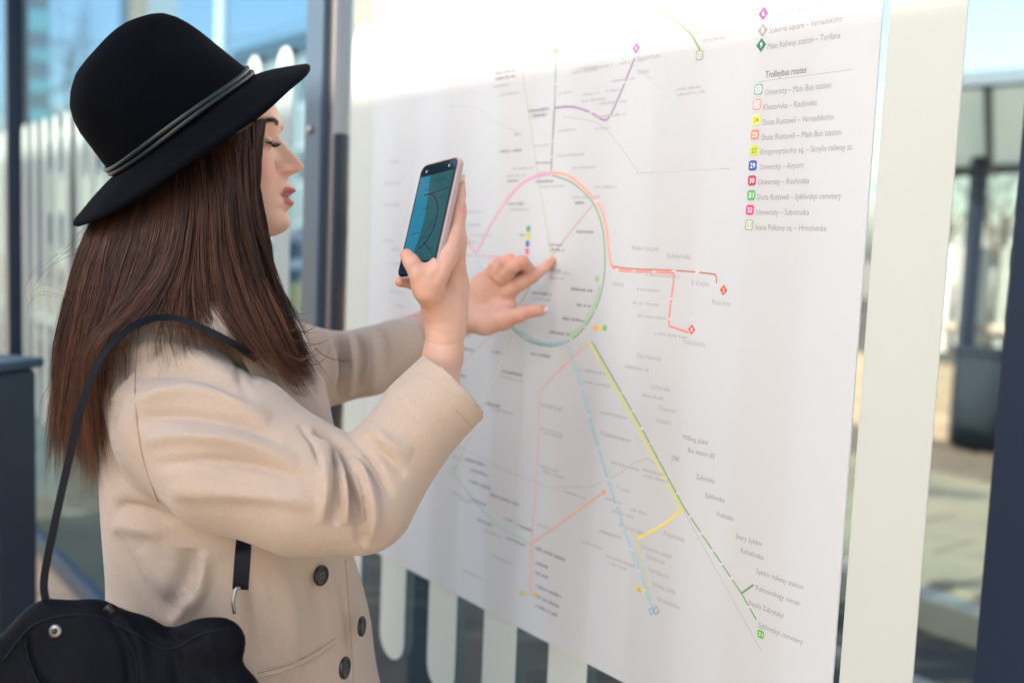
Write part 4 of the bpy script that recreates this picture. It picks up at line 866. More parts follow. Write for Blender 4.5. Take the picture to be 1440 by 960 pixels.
mesh('camera_hole', [ph_c + wv * (.004 * math.cos(a)) + lv * (-hl + .0072 + .0009 * math.sin(a)) + pn * .0024 for a in np.linspace(0, 6.1, 12)], [tuple(range(12))], M['scrline'], phone)

# ---- coat: torso, sleeves and skirt as one cloth surface
fc = Field([(-.66, .98, .62), (.02, 1.66, 1.42)], .0, .0028)
cx0, cy0 = P(318, 372, 1.275)[:2]
g = np.meshgrid(*fc.ax, indexing='ij', sparse=True); zz = g[2]
def prof(tab):
    a = np.array(tab); return np.interp(zz, a[::-1, 0] if a[0, 0] > a[-1, 0] else a[:, 0], a[::-1, 1] if a[0, 0] > a[-1, 0] else a[:, 1])
def zat(y): return P(320, y, 1.27)[2]
def xat(x, y): return P(x, y, 1.27)[0]
#  rows: y pixel -> (back x, front x, half depth)
rows = [(380, 285, 335, .050), (405, 268, 352, .062), (430, 240, 378, .085), (455, 215, 398, .115), (480, 190, 412, .150), (520, 168, 432, .175), (580, 158, 452, .182), (660, 154, 466, .180), (740, 154, 474, .174), (800, 154, 484, .172), (860, 153, 496, .176), (920, 150, 508, .184), (1000, 144, 520, .192), (1200, 110, 560, .22)]
zc = [zat(r[0]) for r in rows]; bx = [xat(r[1], r[0]) for r in rows]; fx = [xat(r[2], r[0]) for r in rows]; hd = [r[3] for r in rows]
zi = np.array(zc[::-1]); BX = np.interp(zz, zi, bx[::-1]); FXc = np.interp(zz, zi, fx[::-1]); HD = np.interp(zz, zi, hd[::-1])
mx_, hx_ = (BX + FXc) / 2, (FXc - BX) / 2
dx = (g[0] - mx_) / hx_; dy = (g[1] - cy0) / HD
d = ((np.abs(dx) ** 2.5 + np.abs(dy) ** 2.5) ** .4 - 1) * np.minimum(hx_, HD) * .9
d = np.maximum(d, zz - zc[0]); d = np.maximum(d, .64 - zz)
fc.a = np.minimum(fc.a, d.astype(np.float32))
# near (right) sleeve
u_ = lambda x, y, z: P(x, y, z)
fc.chain([u_(228, 520, 1.155), u_(262, 588, 1.13), u_(330, 640, 1.10), u_(430, 686, 1.085), u_(508, 706, 1.09)], [pxr(66, 1.15), pxr(92, 1.13), pxr(102, 1.1), pxr(86, 1.09), pxr(74, 1.09)], .03)
fc.chain([u_(510, 708, 1.09), u_(545, 650, 1.105), u_(590, 590, 1.12), u_(642, 538, 1.135)], [pxr(72, 1.09), pxr(67, 1.1), pxr(62, 1.12), pxr(60, 1.135)], .003)
fc.chain([u_(642, 538, 1.135), u_(670, 512, 1.14)], [pxr(60, 1.135), pxr(60, 1.14)], .004)
fd = u_(664, 519, 1.138) - u_(600, 581, 1.122)
fc.plane_cut(u_(637, 542, 1.134), fd, .13)
fc.cone(u_(668, 514, 1.14), u_(600, 580, 1.124), pxr(55, 1.13), pxr(52, 1.12), .004, sub=True)
# shoulder
fc.chain([u_(300, 462, 1.24), u_(240, 490, 1.19), u_(215, 522, 1.165)], [.05, .062, pxr(66, 1.165)], .04)
# far (left) sleeve
fc.chain([u_(330, 485, 1.36), u_(372, 512, 1.42), u_(420, 520, 1.475), u_(462, 518, 1.495)], [.06, .066, pxr(57, 1.475), pxr(50, 1.495)], .03)
fc.chain([u_(462, 518, 1.495), u_(520, 508, 1.505), u_(560, 492, 1.51), u_(598, 474, 1.515), u_(612, 468, 1.517)], [pxr(50, 1.495), pxr(47, 1.5), pxr(40, 1.51), pxr(31, 1.515), pxr(30, 1.515)], .01)
fd2 = u_(612, 468, 1.517) - u_(560, 492, 1.51)
fc.plane_cut(u_(595, 474, 1.515), fd2, .06)
fc.cone(u_(612, 468, 1.517), u_(565, 489, 1.512), pxr(27, 1.515), pxr(27, 1.51), .004, sub=True)
VC, FC = fc.surf(); VC = lap(VC, FC, 2)
NC = vnorm(VC, FC); near = (.95, 1.16); anyz = (.9, 1.7); far = (1.36, 1.65)
folds = [  # shoulder and upper arm: long soft waves running towards the elbow
    ([(482, 626), (500, 655), (512, 690), (516, 735), (510, 775)], -6, 3.4, near), ([(468, 618), (478, 650), (484, 690)], -4, 3.2, near), ([(490, 628), (520, 665), (540, 700)], -3.5, 3.4, near), ([(420, 598), (440, 625), (452, 660)], -3, 4, near), ([(560, 545), (575, 575), (600, 600)], -1.6, 4, near), ([(178, 500), (215, 490), (270, 500), (330, 535)], 5, 13, anyz), ([(190, 530), (240, 522), (300, 535), (360, 570)], -5, 9, anyz), ([(185, 565), (240, 552), (310, 560), (380, 590)], 6, 11, anyz),
    ([(190, 590), (250, 583), (320, 592), (395, 622)], -5, 8, anyz), ([(200, 620), (260, 612), (340, 622), (420, 650)], 5.5, 11, anyz), ([(215, 655), (280, 648), (360, 655), (440, 676)], -4, 9, anyz), ([(235, 690), (300, 690), (380, 697), (450, 712)], 4, 12, anyz),
    ([(300, 470), (340, 500), (362, 540)], -6, 9, anyz), ([(330, 470), (352, 505), (372, 520)], 4, 8, anyz),
    # elbow bundle
    ([(482, 622), (492, 660), (500, 700), (508, 770)], -10, 6, near), ([(470, 622), (474, 650), (476, 690), (470, 740)], -7, 6, near), ([(478, 640), (484, 690), (488, 740)], 6, 6, near), ([(500, 640), (514, 680), (524, 720), (520, 760)], 6, 9, near),
    ([(455, 640), (458, 690), (450, 740)], 4, 9, near), ([(505, 622), (530, 660), (550, 700)], -4, 7, near), ([(497, 640), (470, 615), (440, 606)], -6, 6, near), ([(522, 600), (545, 622), (580, 640)], 3.5, 10, near), ([(515, 612), (540, 640), (572, 668)], -3.5, 8, near),
    ([(560, 560), (600, 610), (620, 650)], 2, 14, near), ([(620, 520), (640, 560), (660, 590)], -1, 12, near),
    # torso under the arm
    ([(160, 718), (180, 712), (215, 720), (250, 734)], -4, 8, anyz), ([(160, 738), (190, 742), (230, 752)], 3, 10, anyz), ([(165, 745), (185, 790), (215, 838), (245, 860)], -4.5, 9, anyz), ([(200, 770), (235, 820), (280, 850)], 4, 16, anyz), ([(265, 772), (262, 810), (228, 868)], -6, 14, anyz), ([(290, 775), (280, 830), (240, 880)], 6, 9, anyz),
    ([(375, 775), (400, 830), (412, 900), (405, 960)], 5, 14, anyz), ([(350, 775), (358, 850), (372, 930)], -6, 14, anyz), ([(425, 780), (450, 850), (462, 930)], -3, 12, anyz), ([(160, 560), (150, 620), (165, 690)], -4, 14, anyz), ([(345, 475), (335, 520), (350, 560)], -3, 6, anyz),
    # seam of the armhole and pocket welt
    ([(200, 455), (196, 500), (190, 560), (200, 640), (218, 700)], -1.6, 2.2, anyz), ([(362, 946), (400, 936), (440, 918), (470, 896)], -2.2, 2.0, anyz), ([(364, 953), (402, 943), (442, 925), (472, 903)], 1.6, 3, anyz),
    ([(470, 785), (484, 850), (492, 910), (494, 975)], -4, 3.5, anyz), ([(486, 785), (500, 850), (512, 930)], 3, 7, anyz),
    # lapel edge
    ([(345, 512), (375, 545), (410, 582), (443, 616)], -5, 3.0, (1.1, 1.5)), ([(352, 505), (382, 538), (415, 572), (450, 610)], 4, 4, (1.1, 1.5)),
    # far sleeve rings
    ([(443, 470), (448, 510), (440, 560)], -7, 5, far), ([(457, 465), (466, 510), (462, 560)], 6, 6, far), ([(473, 468), (480, 500), (474, 560)], -8, 5, far), ([(490, 466), (496, 510), (490, 560)], 6, 6, far), ([(503, 470), (510, 500), (504, 548)], -6, 4.5, far), ([(520, 462), (527, 505), (523, 555)], 3.5, 7, far), ([(536, 462), (543, 500), (540, 540)], -3, 5, far), ([(428, 470), (425, 510), (432, 560)], 5, 7, far), ([(470, 480), (480, 505), (496, 520)], -4, 4, far),
]
folds = [(a_, b_ * 1.9, c0_, d0_) if abs(b_) > 2.5 else (a_, b_, c0_, d0_) for a_, b_, c0_, d0_ in folds]
VC = creases(VC, NC, folds)
NC = vnorm(VC, FC); lowf = np.sin(VC @ np.array([31., 17, 43])) + np.sin(VC @ np.array([-23., 47, 29]) + 1) + .6 * np.sin(VC @ np.array([71., -53, 37]) + 2)
VC = VC + NC * (lowf * .0009)[:, None]
NC = vnorm(VC, FC)
coat = qmesh('coat', VC, FC, M['wool'], woman)
# standing collar and lapel as thick cloth
def cloth(name, rowsP, th, m, parent, n=6):
    g_ = np.array([spline(r, n) for r in rowsP]); g_ = np.array([spline(list(g_[:, j]), n) for j in range(g_.shape[1])]).transpose(1, 0, 2); a, b = g_.shape[:2]
    V = g_.reshape(-1, 3); I = np.arange(a * b).reshape(a, b); F = np.stack([I[:-1, :-1].ravel(), I[:-1, 1:].ravel(), I[1:, 1:].ravel(), I[1:, :-1].ravel()], 1)
    N = vnorm(V, F); V2_ = np.concatenate([V, V - N * th]); k = a * b; Fb_ = np.concatenate([F, F[:, ::-1] + k]); bd = list(I[0]) + list(I[1:, -1]) + list(I[-1, ::-1][1:]) + list(I[::-1, 0][1:-1])
    S_ = [(bd[i], bd[(i + 1) % len(bd)], bd[(i + 1) % len(bd)] + k, bd[i] + k) for i in range(len(bd))]; return qmesh(name, V2_, np.concatenate([Fb_, np.array(S_)[:, ::-1]]), m, parent)
cloth('collar', [[u_(232, 400, 1.34), u_(248, 398, 1.22), u_(300, 396, 1.165), u_(352, 405, 1.20), u_(372, 440, 1.26)],
    [u_(222, 425, 1.35), u_(236, 425, 1.19), u_(300, 422, 1.132), u_(362, 438, 1.158), u_(398, 480, 1.225)],
    [u_(205, 450, 1.35), u_(222, 452, 1.17), u_(292, 468, 1.098), u_(352, 500, 1.118), u_(410, 540, 1.19)]], .005, M['wool'], coat)
cloth('lapel', [[u_(350, 452, 1.17), u_(385, 485, 1.185), u_(420, 530, 1.20), u_(462, 600, 1.215)],
    [u_(345, 480, 1.145), u_(372, 520, 1.155), u_(402, 562, 1.17), u_(455, 618, 1.195)],
    [u_(342, 508, 1.14), u_(362, 545, 1.14), u_(395, 585, 1.15), u_(448, 632, 1.185)]], .005, M['wool'], coat)
# buttons
def vis(px, py):   # nearest coat surface under a pixel
    x, y, z = pix(VC); m = (np.hypot(x - px, y - py) < 4); i = np.where(m)[0]; i = i[np.argmin(z[i])]; return VC[i], NC[i]
def button(px, py, pos=None, nn=None):
    if pos is None: pos, nn = vis(px, py)
    nn = nn / np.linalg.norm(nn); r_b = .0125; a = np.cross(nn, [0, 0, 1.]); a /= np.linalg.norm(a); b = np.cross(nn, a); V = []; F = []; k = 28
    pr = [(0, .0042), (.45, .0040), (.62, .0040), (.74, .0052), (.9, .0052), (1, .0040), (1, .0012), (.9, 0)]
    for rr, hh in pr:
        for s in range(k): t = 2 * math.pi * s / k; V.append(pos + (a * math.cos(t) + b * math.sin(t)) * r_b * max(rr, .001) + nn * hh)
    for i in range(len(pr) - 1):
        for s in range(k): F.append((i * k + s, (i + 1) * k + s, (i + 1) * k + (s + 1) % k, i * k + (s + 1) % k))
    o = mesh('button', V, F, M['button'], coat, smooth=True)
    for sx, sy in ((.2, .2), (-.2, .2), (.2, -.2), (-.2, -.2)): c = pos + (a * sx + b * sy) * r_b + nn * .0041; mesh('thread_hole', [c + (a * math.cos(t) + b * math.sin(t)) * .0011 for t in np.linspace(0, 5.5, 8)], [tuple(range(8))], M['metal'], o)
nb = vis(451, 808); button(0, 0, nb[0] + nb[1] * .001, nb[1] + fwd_h * .2)
button(0, 0, u_(506, 880, 1.25), fwd_h + out_h * .12); button(0, 0, u_(482, 938, 1.13), fwd_h + out_h * .25)
# seams: thin sunk cords of the same cloth following the surface
M['seam'] = mat('coat_seam', (.34, .25, .18), .95)
def surface_line(name, pts, r, m, parent, Vv, Nv, lift=0.0):
    x, y, z = pix(Vv); out = []
    for px_, py_ in spline([np.array(p_, float) for p_ in pts], 7):
        mm_ = np.where(np.hypot(x - px_, y - py_) < 4.5)[0]
        if not len(mm_): continue
        k_ = mm_[z[mm_] < z[mm_].min() + .012]; w_ = np.exp(-((x[k_] - px_) ** 2 + (y[k_] - py_) ** 2) / 3)[:, None] + 1e-9; zz_ = (z[k_][:, None] * w_).sum() / w_.sum(); nn_ = (Nv[k_] * w_).sum(0); nn_ /= np.linalg.norm(nn_); out.append(H(px_, py_, zz_) + nn_ * lift)
    return tubes(name, [out], [[r] * len(out)], m, parent, 5)
sl_f = lambda nm, pts, r=.0006: surface_line(nm, pts, r, M['seam'], coat, VC, NC)
sl_f('seam', [(196, 458), (192, 500), (190, 560), (200, 640), (222, 705)])
sl_f('seam', [(362, 946), (400, 936), (440, 918), (472, 896)]); sl_f('seam', [(364, 953), (402, 943), (442, 925), (474, 903)], .0004)
sl_f('seam', [(486, 786), (490, 850), (494, 905), (497, 975)]); sl_f('seam', [(586, 512), (612, 546), (640, 576), (664, 600)], .0004); sl_f('seam', [(232, 450), (242, 480), (250, 520)], .0004)
# trousers and boots below the picture
fl_ = Field([(-.60, 1.0, 0), (-.1, 1.6, .75)], .03, .008)
for s in (-1, 1):
    c = np.array([cx0 + .02 * s, cy0 + .09 * s, 0]); fl_.chain([c + (0, 0, .72), c + (.01, 0, .42), c + (-.01, 0, .1)], [.085, .06, .042], .01); 
VL, FL = fl_.surf(); M['trousers'] = mat('trousers', (.03, .03, .04), .8); qmesh('trousers', VL, FL, M['trousers'], woman)
for s in (-1, 1):
    fb_ = Field([(cx0 - .12, cy0 - .2, 0), (cx0 + .28, cy0 + .2, .2)], .02, .007); c = np.array([cx0 - .01 + .02 * s, cy0 + .09 * s, 0]); fb_.chain([c + (0, 0, .16), c + (0, 0, .05), c + (.09, 0, .045), c + (.17, 0, .035)], [.05, .042, .042, .03], .02)
    VB, FB = fb_.surf(); VB[:, 2] = np.maximum(VB[:, 2], .002); qmesh('boot', VB, FB, M['leather'], woman)
# ---- hair: a soft inner mass and thousands of strands over it
def hang(pts, n=15): return np.array(spline([H(*p) for p in pts], 6))
GUIDES = [  # outermost layer seen from the camera, back to front
    [(150, 262, 1.27), (122, 330, 1.26), (98, 400, 1.26), (80, 480, 1.26), (72, 570, 1.26), (62, 672, 1.265)],
    [(165, 256, 1.24), (138, 330, 1.215), (112, 410, 1.21), (92, 500, 1.21), (80, 590, 1.215), (78, 690, 1.22)],
    [(185, 250, 1.215), (160, 330, 1.185), (135, 410, 1.175), (112, 500, 1.175), (100, 600, 1.18), (100, 704, 1.19)],
    [(205, 245, 1.20), (185, 330, 1.170), (160, 410, 1.155), (135, 500, 1.155), (122, 606, 1.165), (124, 706, 1.17)],
    [(225, 238, 1.192), (209, 320, 1.160), (185, 400, 1.145), (154, 470, 1.128), (130, 580, 1.13), (138, 704, 1.150)],
    [(245, 230, 1.188), (235, 310, 1.155), (208, 385, 1.137), (164, 440, 1.100), (122, 515, 1.085), (138, 690, 1.14)],
    [(262, 222, 1.186), (258, 300, 1.152), (238, 370, 1.128), (192, 434, 1.090), (132, 500, 1.062), (144, 680, 1.13)],
    [(280, 214, 1.186), (282, 290, 1.152), (276, 360, 1.135), (276, 420, 1.112), (296, 468, 1.088), (330, 505, 1.085)],
    [(298, 206, 1.188), (304, 280, 1.155), (304, 350, 1.142), (314, 420, 1.118), (340, 475, 1.095), (380, 538, 1.10)],
    [(315, 198, 1.192), (320, 270, 1.160), (324, 340, 1.150), (340, 410, 1.130), (366, 475, 1.11), (410, 556, 1.115)],
    [(332, 190, 1.198), (335, 260, 1.170), (338, 330, 1.165), (354, 400, 1.150), (380, 470, 1.13), (426, 560, 1.135)],
    [(348, 182, 1.206), (344, 250, 1.182), (345, 320, 1.18), (362, 395, 1.170), (388, 465, 1.15), (434, 556, 1.15)],
    [(362, 172, 1.216), (355, 230, 1.198), (352, 300, 1.195), (368, 380, 1.190), (394, 455, 1.18), (440, 548, 1.17)],
    [(368, 168, 1.222), (360, 215, 1.206), (356, 285, 1.205), (373, 370, 1.205), (400, 450, 1.20), (444, 540, 1.19)],
]
GA = [hang(g_) for g_ in GUIDES]; NG = len(GA); NPT = len(GA[0])
GA = np.array(GA)
def strand(s, depth, fz):
    """s in 0..1 across the guides, depth metres inward, fz frizz"""
    x = s * (NG - 1); i = min(int(x), NG - 2); f = x - i; f = f * f * (3 - 2 * f) if False else f
    p = GA[i] * (1 - f) + GA[i + 1] * f
    # split of the hair over the shoulder: strands choose the back or the front fall
    t = np.linspace(0, 1, NPT)
    return p
paths = []; rads = []; cols = []
viewd = CAMM @ np.array([0, 0, 1.]); rightd = CAMM @ np.array([1., 0, 0]); downd = CAMM @ np.array([0, 1., 0])
tt = np.linspace(0, 1, NPT)
NCL = 290
cl_s = np.sort(np.concatenate([rng.rand(NCL - 80), .70 + .30 * rng.rand(80)])); cl_amp = rng.randn(NCL); cl_ph = rng.rand(NCL) * 6.28; cl_len = .92 + .12 * rng.rand(NCL); cl_dep = rng.rand(NCL); cl_tone = rng.rand(NCL)
SPLIT = 6.35 / (NG - 1)
for ci in range(NCL):
    ns = 31
    for k in range(ns):
        s = cl_s[ci] + rng.randn() * .012; s = min(max(s, 0), 1)
        if (s - SPLIT) * (cl_s[ci] - SPLIT) < 0: s = cl_s[ci]
        x = s * (NG - 1); i = min(int(x), NG - 2); f = x - i; p0 = GA[i] * (1 - f) + GA[i + 1] * f
        xc = cl_s[ci] * (NG - 1); i = min(int(xc), NG - 2); f = xc - i; pc = GA[i] * (1 - f) + GA[i + 1] * f
        gather = (.15 + .50 * tt ** 1.2)[:, None]; p = p0 * (1 - gather) + pc * gather
        dep = .030 * cl_dep[ci] ** 2 + .004 * rng.rand() * 1
        tw_r = .0042 * math.sqrt(rng.rand()); tw_a = rng.rand() * 6.28 + tt * (3 + 5 * cl_tone[ci]); tw_f = tw_r * tt ** .7 * (1 - .55 * tt)
        p = p + rightd * (tw_f * np.cos(tw_a))[:, None] + viewd * (tw_f * np.sin(tw_a))[:, None]
        p = p + viewd * (dep * (.3 + .7 * tt))[:, None]
        wob = cl_amp[ci] * .0105 * np.sin(tt * (5 + 3 * cl_dep[ci]) + cl_ph[ci]) * tt ** .8 + rng.randn() * .0022 * tt + .0018 * np.sin(tt * 9 + rng.rand() * 6.28) * tt
        p = p + rightd * wob[:, None] - viewd * (.004 * np.cos(tt * 6 + cl_ph[ci] * 2) * tt + rng.randn() * .002 * tt + cl_amp[ci] * .003 * np.sin(tt * 7 + cl_ph[ci]))[:, None]
        if 6.5 < x < 8.0 and rng.rand() < .35: continue
        if 8.0 <= x < 9.2 and rng.rand() < .15: continue
        L = cl_len[ci] * (.84 + .16 * rng.rand() ** .6); m = max(6, int(NPT * min(L, 1))); q_ = p[:m]
        if len(q_) > 18 and rng.rand() < .5: pass
        paths.append(q_[::2] if m % 2 else np.concatenate([q_[:-1:2], q_[-1:]])); rads.append(.00042 + .00022 * rng.rand())
        cols.append(.45 * rng.rand() + .5 * cl_tone[ci])
# deep layer that fills between the locks
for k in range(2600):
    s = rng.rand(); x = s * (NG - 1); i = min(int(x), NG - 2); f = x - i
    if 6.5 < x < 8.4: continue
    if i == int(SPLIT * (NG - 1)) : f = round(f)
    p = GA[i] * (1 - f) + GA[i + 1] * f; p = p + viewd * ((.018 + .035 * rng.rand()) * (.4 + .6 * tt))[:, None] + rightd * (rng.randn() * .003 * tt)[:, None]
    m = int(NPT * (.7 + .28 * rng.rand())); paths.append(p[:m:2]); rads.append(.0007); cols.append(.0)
# back fall seen past the head, wrapping round to the far side
for k in range(1300):
    s = rng.rand() * .42; x = s * (NG - 1); i = int(x); f = x - i; p = GA[i] * (1 - f) + GA[i + 1] * f
    far_ = rng.rand(); p = p + viewd * (.02 + .15 * far_ * (1 - s))  + rightd * (rng.randn() * .006 * tt + .02 * far_ * (1 - tt))[:, None]
    m = int(NPT * (.8 + .2 * rng.rand())); paths.append(p[:m:2]); rads.append(.0006); cols.append(.6 * rng.rand())
# curled tips of the front fall
for k in range(28):
    s = .70 + .30 * rng.rand(); x = s * (NG - 1); i = min(int(x), NG - 2); f = x - i; p = GA[i] * (1 - f) + GA[i + 1] * f; e_ = p[-6]; d0 = (p[-1] - p[-6]); d0 /= np.linalg.norm(d0)
    c_len = .03 + .045 * rng.rand(); a_ = 1.2 + 1.5 * rng.rand(); tq = np.linspace(0, 1, 9); bx_ = np.cumsum(np.cos(.9 - a_ * tq)) * c_len / 9; by_ = np.cumsum(np.sin(.9 - a_ * tq)) * c_len / 9
    st_ = p[-5 - rng.randint(0, 5)] + rightd * rng.randn() * .008
    paths.append(st_ + np.outer(bx_, rightd) + np.outer(by_, downd) - np.outer(tq * .01 * rng.rand(), viewd)); rads.append(.0004); cols.append(rng.rand())
# stray hairs blown out behind and across the collar
stray = [[(150, 290, 1.25), (110, 340, 1.22), (72, 378, 1.2), (62, 402, 1.2)], [(140, 310, 1.25), (92, 352, 1.22), (58, 380, 1.2), (46, 398, 1.2)], [(120, 350, 1.22), (72, 370, 1.2), (50, 405, 1.2), (56, 440, 1.2), (70, 490, 1.2)], [(100, 420, 1.22), (60, 410, 1.2), (42, 430, 1.2), (46, 470, 1.2)], [(85, 520, 1.22), (60, 560, 1.2), (50, 600, 1.2), (62, 622, 1.2)],
    [(260, 360, 1.13), (262, 400, 1.12), (290, 440, 1.105), (330, 460, 1.10)], [(248, 365, 1.13), (250, 410, 1.12), (285, 455, 1.10), (340, 475, 1.1)], [(300, 380, 1.12), (290, 430, 1.11), (320, 480, 1.095), (362, 520, 1.1)], [(232, 400, 1.13), (255, 445, 1.115), (310, 480, 1.09), (350, 492, 1.09)], [(310, 400, 1.12), (330, 470, 1.09), (362, 520, 1.09), (410, 548, 1.1)],
    [(366, 330, 1.2), (380, 380, 1.2), (392, 420, 1.2), (402, 470, 1.2)], [(362, 300, 1.2), (372, 350, 1.2), (388, 400, 1.2), (384, 450, 1.2)], [(400, 500, 1.14), (420, 515, 1.13), (440, 520, 1.13), (452, 516, 1.13)], [(395, 520, 1.14), (415, 540, 1.13), (436, 545, 1.13), (440, 536, 1.13)]]
for k in range(320):
    s = rng.rand(); x = s * (NG - 1); i = min(int(x), NG - 2); f = x - i
    if i == 6: continue
    p = GA[i] * (1 - f) + GA[i + 1] * f; ph_ = rng.rand() * 6.28; am_ = .003 + .008 * rng.rand(); p = p - viewd * ((.003 + .005 * rng.rand()) * tt)[:, None] + rightd * (am_ * np.sin(tt * (4 + 5 * rng.rand()) + ph_) * tt + rng.randn() * .006 * tt)[:, None]
    a0_ = rng.randint(0, 10); paths.append(p[a0_:NPT - rng.randint(0, 6):2]); rads.append(.0002); cols.append(.3 + .7 * rng.rand())
for g_ in stray:
    for k in range(3):
        j = rng.randn(3) * .004; pts = [H(*p) + j * (i + 1) * .5 for i, p in enumerate(g_)]; paths.append(np.array(spline(pts, 6))); rads.append(.00016); cols.append(rng.rand())
V = []; tones = []; Vn = 0; Fs = []
for p, r, c in zip(paths, rads, cols):
    p = np.asarray(p); n = len(p); t = np.gradient(p, axis=0); t /= np.linalg.norm(t, axis=1)[:, None] + 1e-12; a = np.cross(t, viewd); a /= np.linalg.norm(a, axis=1)[:, None] + 1e-9; b = np.cross(t, a)
    rr = (r * np.minimum(1, 1.6 * (1.02 - np.linspace(0, 1, n))))[:, None]
    TN = np.repeat(np.linspace(0, 1, n), 3); R3 = np.stack([p + (a * math.cos(q_) + b * math.sin(q_)) * rr for q_ in (0.5, 2.594, 4.689)], 1).reshape(-1, 3); V.append(R3); tones.append(c * (.55 + .65 * TN))  # colour lightened towards the strand ends, standing in for light there
    I = Vn + np.arange(n * 3).reshape(n, 3); J = np.roll(I, -1, 1); Fs.append(np.stack([I[:-1].ravel(), J[:-1].ravel(), J[1:].ravel(), I[1:].ravel()], 1)); Vn += n * 3
V = np.concatenate(V); Fs = np.concatenate(Fs); tones = np.concatenate(tones)
t = M['hair'].node_tree; n = t.nodes; b = n['Principled BSDF']; at = n.new('ShaderNodeAttribute'); at.attribute_name = 'tint'; t.links.new(at.outputs['Color'], b.inputs['Base Color'])
b.inputs['Anisotropic'].default_value = .0
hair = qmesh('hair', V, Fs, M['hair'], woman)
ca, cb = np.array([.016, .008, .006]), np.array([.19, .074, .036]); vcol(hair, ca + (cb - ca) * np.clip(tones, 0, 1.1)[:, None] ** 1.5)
# inner mass
fh = Field([H(60, 150, 1.05), H(450, 700, 1.05), H(60, 150, 1.45), H(450, 700, 1.45)], .02, .005)
for gi in range(NG - 3):
    pg = GA[gi]; off = .026 if gi < 7 else .022; m = NPT - 7
    m = m if gi not in (5, 6, 7) else 15
    back_ = .022 * max(0, gi - 7) / 3 + (.018 if gi == 0 else 0) * -1
    fh.chain([pg[j] + viewd * (off + .006) - rightd * back_ for j in range(0, m, 4)], [.020 if 1 < gi < 11 and gi not in (5, 6) else .012] * 20, .012)
for gi in (0, 1, 2, 3, 4): pg = GA[gi]; m = NPT - 7; fh.chain([pg[j] + viewd * (.06 + .012 * (4 - gi)) + rightd * .02 for j in range(0, m, 4)], [.030] * 20, .015)
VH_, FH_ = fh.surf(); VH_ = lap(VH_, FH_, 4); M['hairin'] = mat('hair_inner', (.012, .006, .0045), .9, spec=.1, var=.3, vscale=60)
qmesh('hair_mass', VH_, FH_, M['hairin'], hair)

# ---- shoulder bag and its strap
bag = empty('handbag', tuple(P(180, 930, 1.1) - np.array([0, 0, .14])), label='black soft leather shoulder bag with a round metal stud at her hip', cat='handbag')
fbg = Field([H(-60, 820, .92), H(380, 1180, .92), H(-60, 820, 1.2), H(380, 1180, 1.2)], .02, .004)
zb = 1.03
def bl(x, y, r, z=zb): return H(x, y, z), pxr(r, z)
for pr in ([(25, 925, 42), (70, 890, 42), (130, 890, 42)], [(130, 890, 42), (190, 910, 40), (235, 935, 38)], [(235, 935, 38), (285, 912, 37), (312, 903, 34)], [(0, 990, 60), (120, 980, 90), (240, 1000, 75), (318, 985, 52)], [(0, 1060, 60), (120, 1060, 100), (240, 1070, 85), (330, 1050, 56)]):
    pp = [bl(x, y, r) for x, y, r in pr]; fbg.chain([a for a, b in pp], [b for a, b in pp], .02, (viewd, .62))
VG, FG = fbg.surf(); VG = lap(VG, FG, 3); NGm = vnorm(VG, FG)
VG = creases(VG, NGm, [([(150, 862), (175, 905), (182, 960), (180, 1000)], -5, 5, (.8, 1.3)), ([(165, 858), (195, 900), (205, 960)], 4, 7, (.8, 1.3)), ([(35, 885), (42, 930), (75, 985)], -4, 4, (.8, 1.3)), ([(48, 885), (56, 930), (90, 985)], 3, 4, (.8, 1.3)), ([(240, 900), (250, 950), (245, 990)], -4, 8, (.8, 1.3)), ([(290, 880), (300, 930), (315, 980)], 3, 8, (.8, 1.3)), ([(225, 880), (262, 900), (300, 882)], -4, 6, (.8, 1.3))])
qmesh('bag_body', VG, FG, M['leather'], bag)
def vis2(px, py):
    x, y, z = pix(VG); m = (np.hypot(x - px, y - py) < 4); i = np.where(m)[0]; i = i[np.argmin(z[i])]; return VG[i], NGm[i]
sp, sn_ = vis2(78, 884); sn_ = sn_ / np.linalg.norm(sn_)
st1 = tubes('stud', [[sp - sn_ * .001, sp + sn_ * .0015, sp + sn_ * .0028]], [[.0068, .0068, .0052]], M['metal'], bag, 20); tubes('stud_centre', [[sp + sn_ * .0028, sp + sn_ * .0042]], [[.0032, .0022]], M['button'], st1, 12)
sb_ = lambda pts, r=.0016: surface_line('piping', pts, r, M['strap'], bag, VG, NGm)
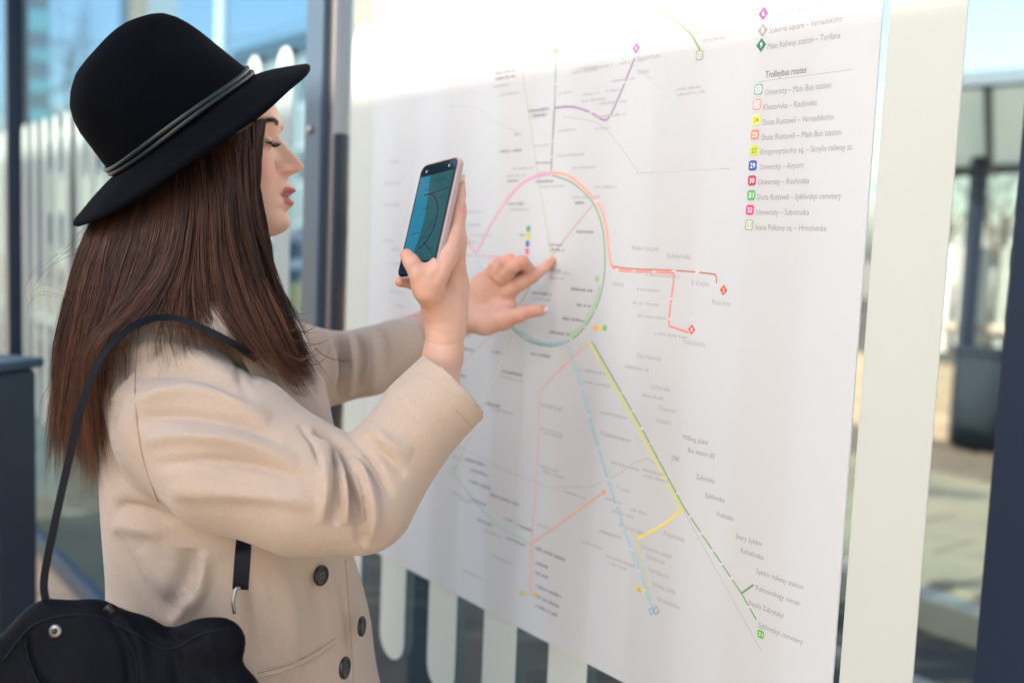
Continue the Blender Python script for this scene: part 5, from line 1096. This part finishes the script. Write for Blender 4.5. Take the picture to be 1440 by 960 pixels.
sb_([(4, 930), (40, 885), (75, 868), (130, 864), (180, 884), (236, 912), (285, 890), (330, 882)]); sb_([(36, 900), (44, 935), (70, 990)]); sb_([(172, 885), (190, 925), (196, 990)], .0011)
def flatstrap(name, pts, w_, th, m, parent, wdir=None):
    p = np.array(spline(pts, 8)); tg = np.gradient(p, axis=0); tg /= np.linalg.norm(tg, axis=1)[:, None]; wd_ = np.array([np.cross(t_, viewd if wdir is None else wdir) for t_ in tg]); wd_ /= np.linalg.norm(wd_, axis=1)[:, None]; nn_ = np.cross(tg, wd_)
    V = np.stack([p + wd_ * w_ + nn_ * th, p - wd_ * w_ + nn_ * th, p - wd_ * w_ - nn_ * th, p + wd_ * w_ - nn_ * th], 1).reshape(-1, 3); k = len(p); F = []
    for i in range(k - 1):
        for s in range(4): F.append((i * 4 + s, i * 4 + (s + 1) % 4, (i + 1) * 4 + (s + 1) % 4, (i + 1) * 4 + s))
    F += [(0, 1, 2, 3), ((k - 1) * 4, (k - 1) * 4 + 3, (k - 1) * 4 + 2, (k - 1) * 4 + 1)]; return mesh(name, V, F, m, parent)
# M['strap'] = mat('strap_leather', (.003, .005, .010), .5, spec=.15, bump=.1, bscale=500)
flatstrap('strap', [H(66, 852, 1.03), H(62, 815, 1.03), H(76, 740, 1.03), H(96, 650, 1.035), H(118, 560, 1.035), H(148, 495, 1.04), H(190, 457, 1.055), H(238, 446, 1.075), H(285, 461, 1.078), H(330, 484, 1.082), H(360, 505, 1.11)], .0035, .0017, M['strap'], bag, wdir=viewd)
flatstrap('front_strap', [H(338, 828, 1.085), H(340, 800, 1.085), H(342, 772, 1.09), H(344, 740, 1.12)], .0085, .0016, M['strap'], bag)
tubes('clasp', [spline([H(330, 862, 1.075), H(328, 845, 1.075), H(332, 828, 1.078), H(338, 826, 1.08)], 5)], [[.0022] * 16], M['metal'], bag, 8)
tubes('strap_ring', [[H(66 + 9 * math.cos(a), 850 + 9 * math.sin(a), 1.03) for a in np.linspace(0, 6.28, 20)]], [[.0016] * 20], M['button'], bag, 6)
tubes('zip_pull', [[H(148, 858, 1.0), H(152, 852, 1.0), H(158, 862, 1.0)]], [[.003] * 3], M['button'], bag, 8)
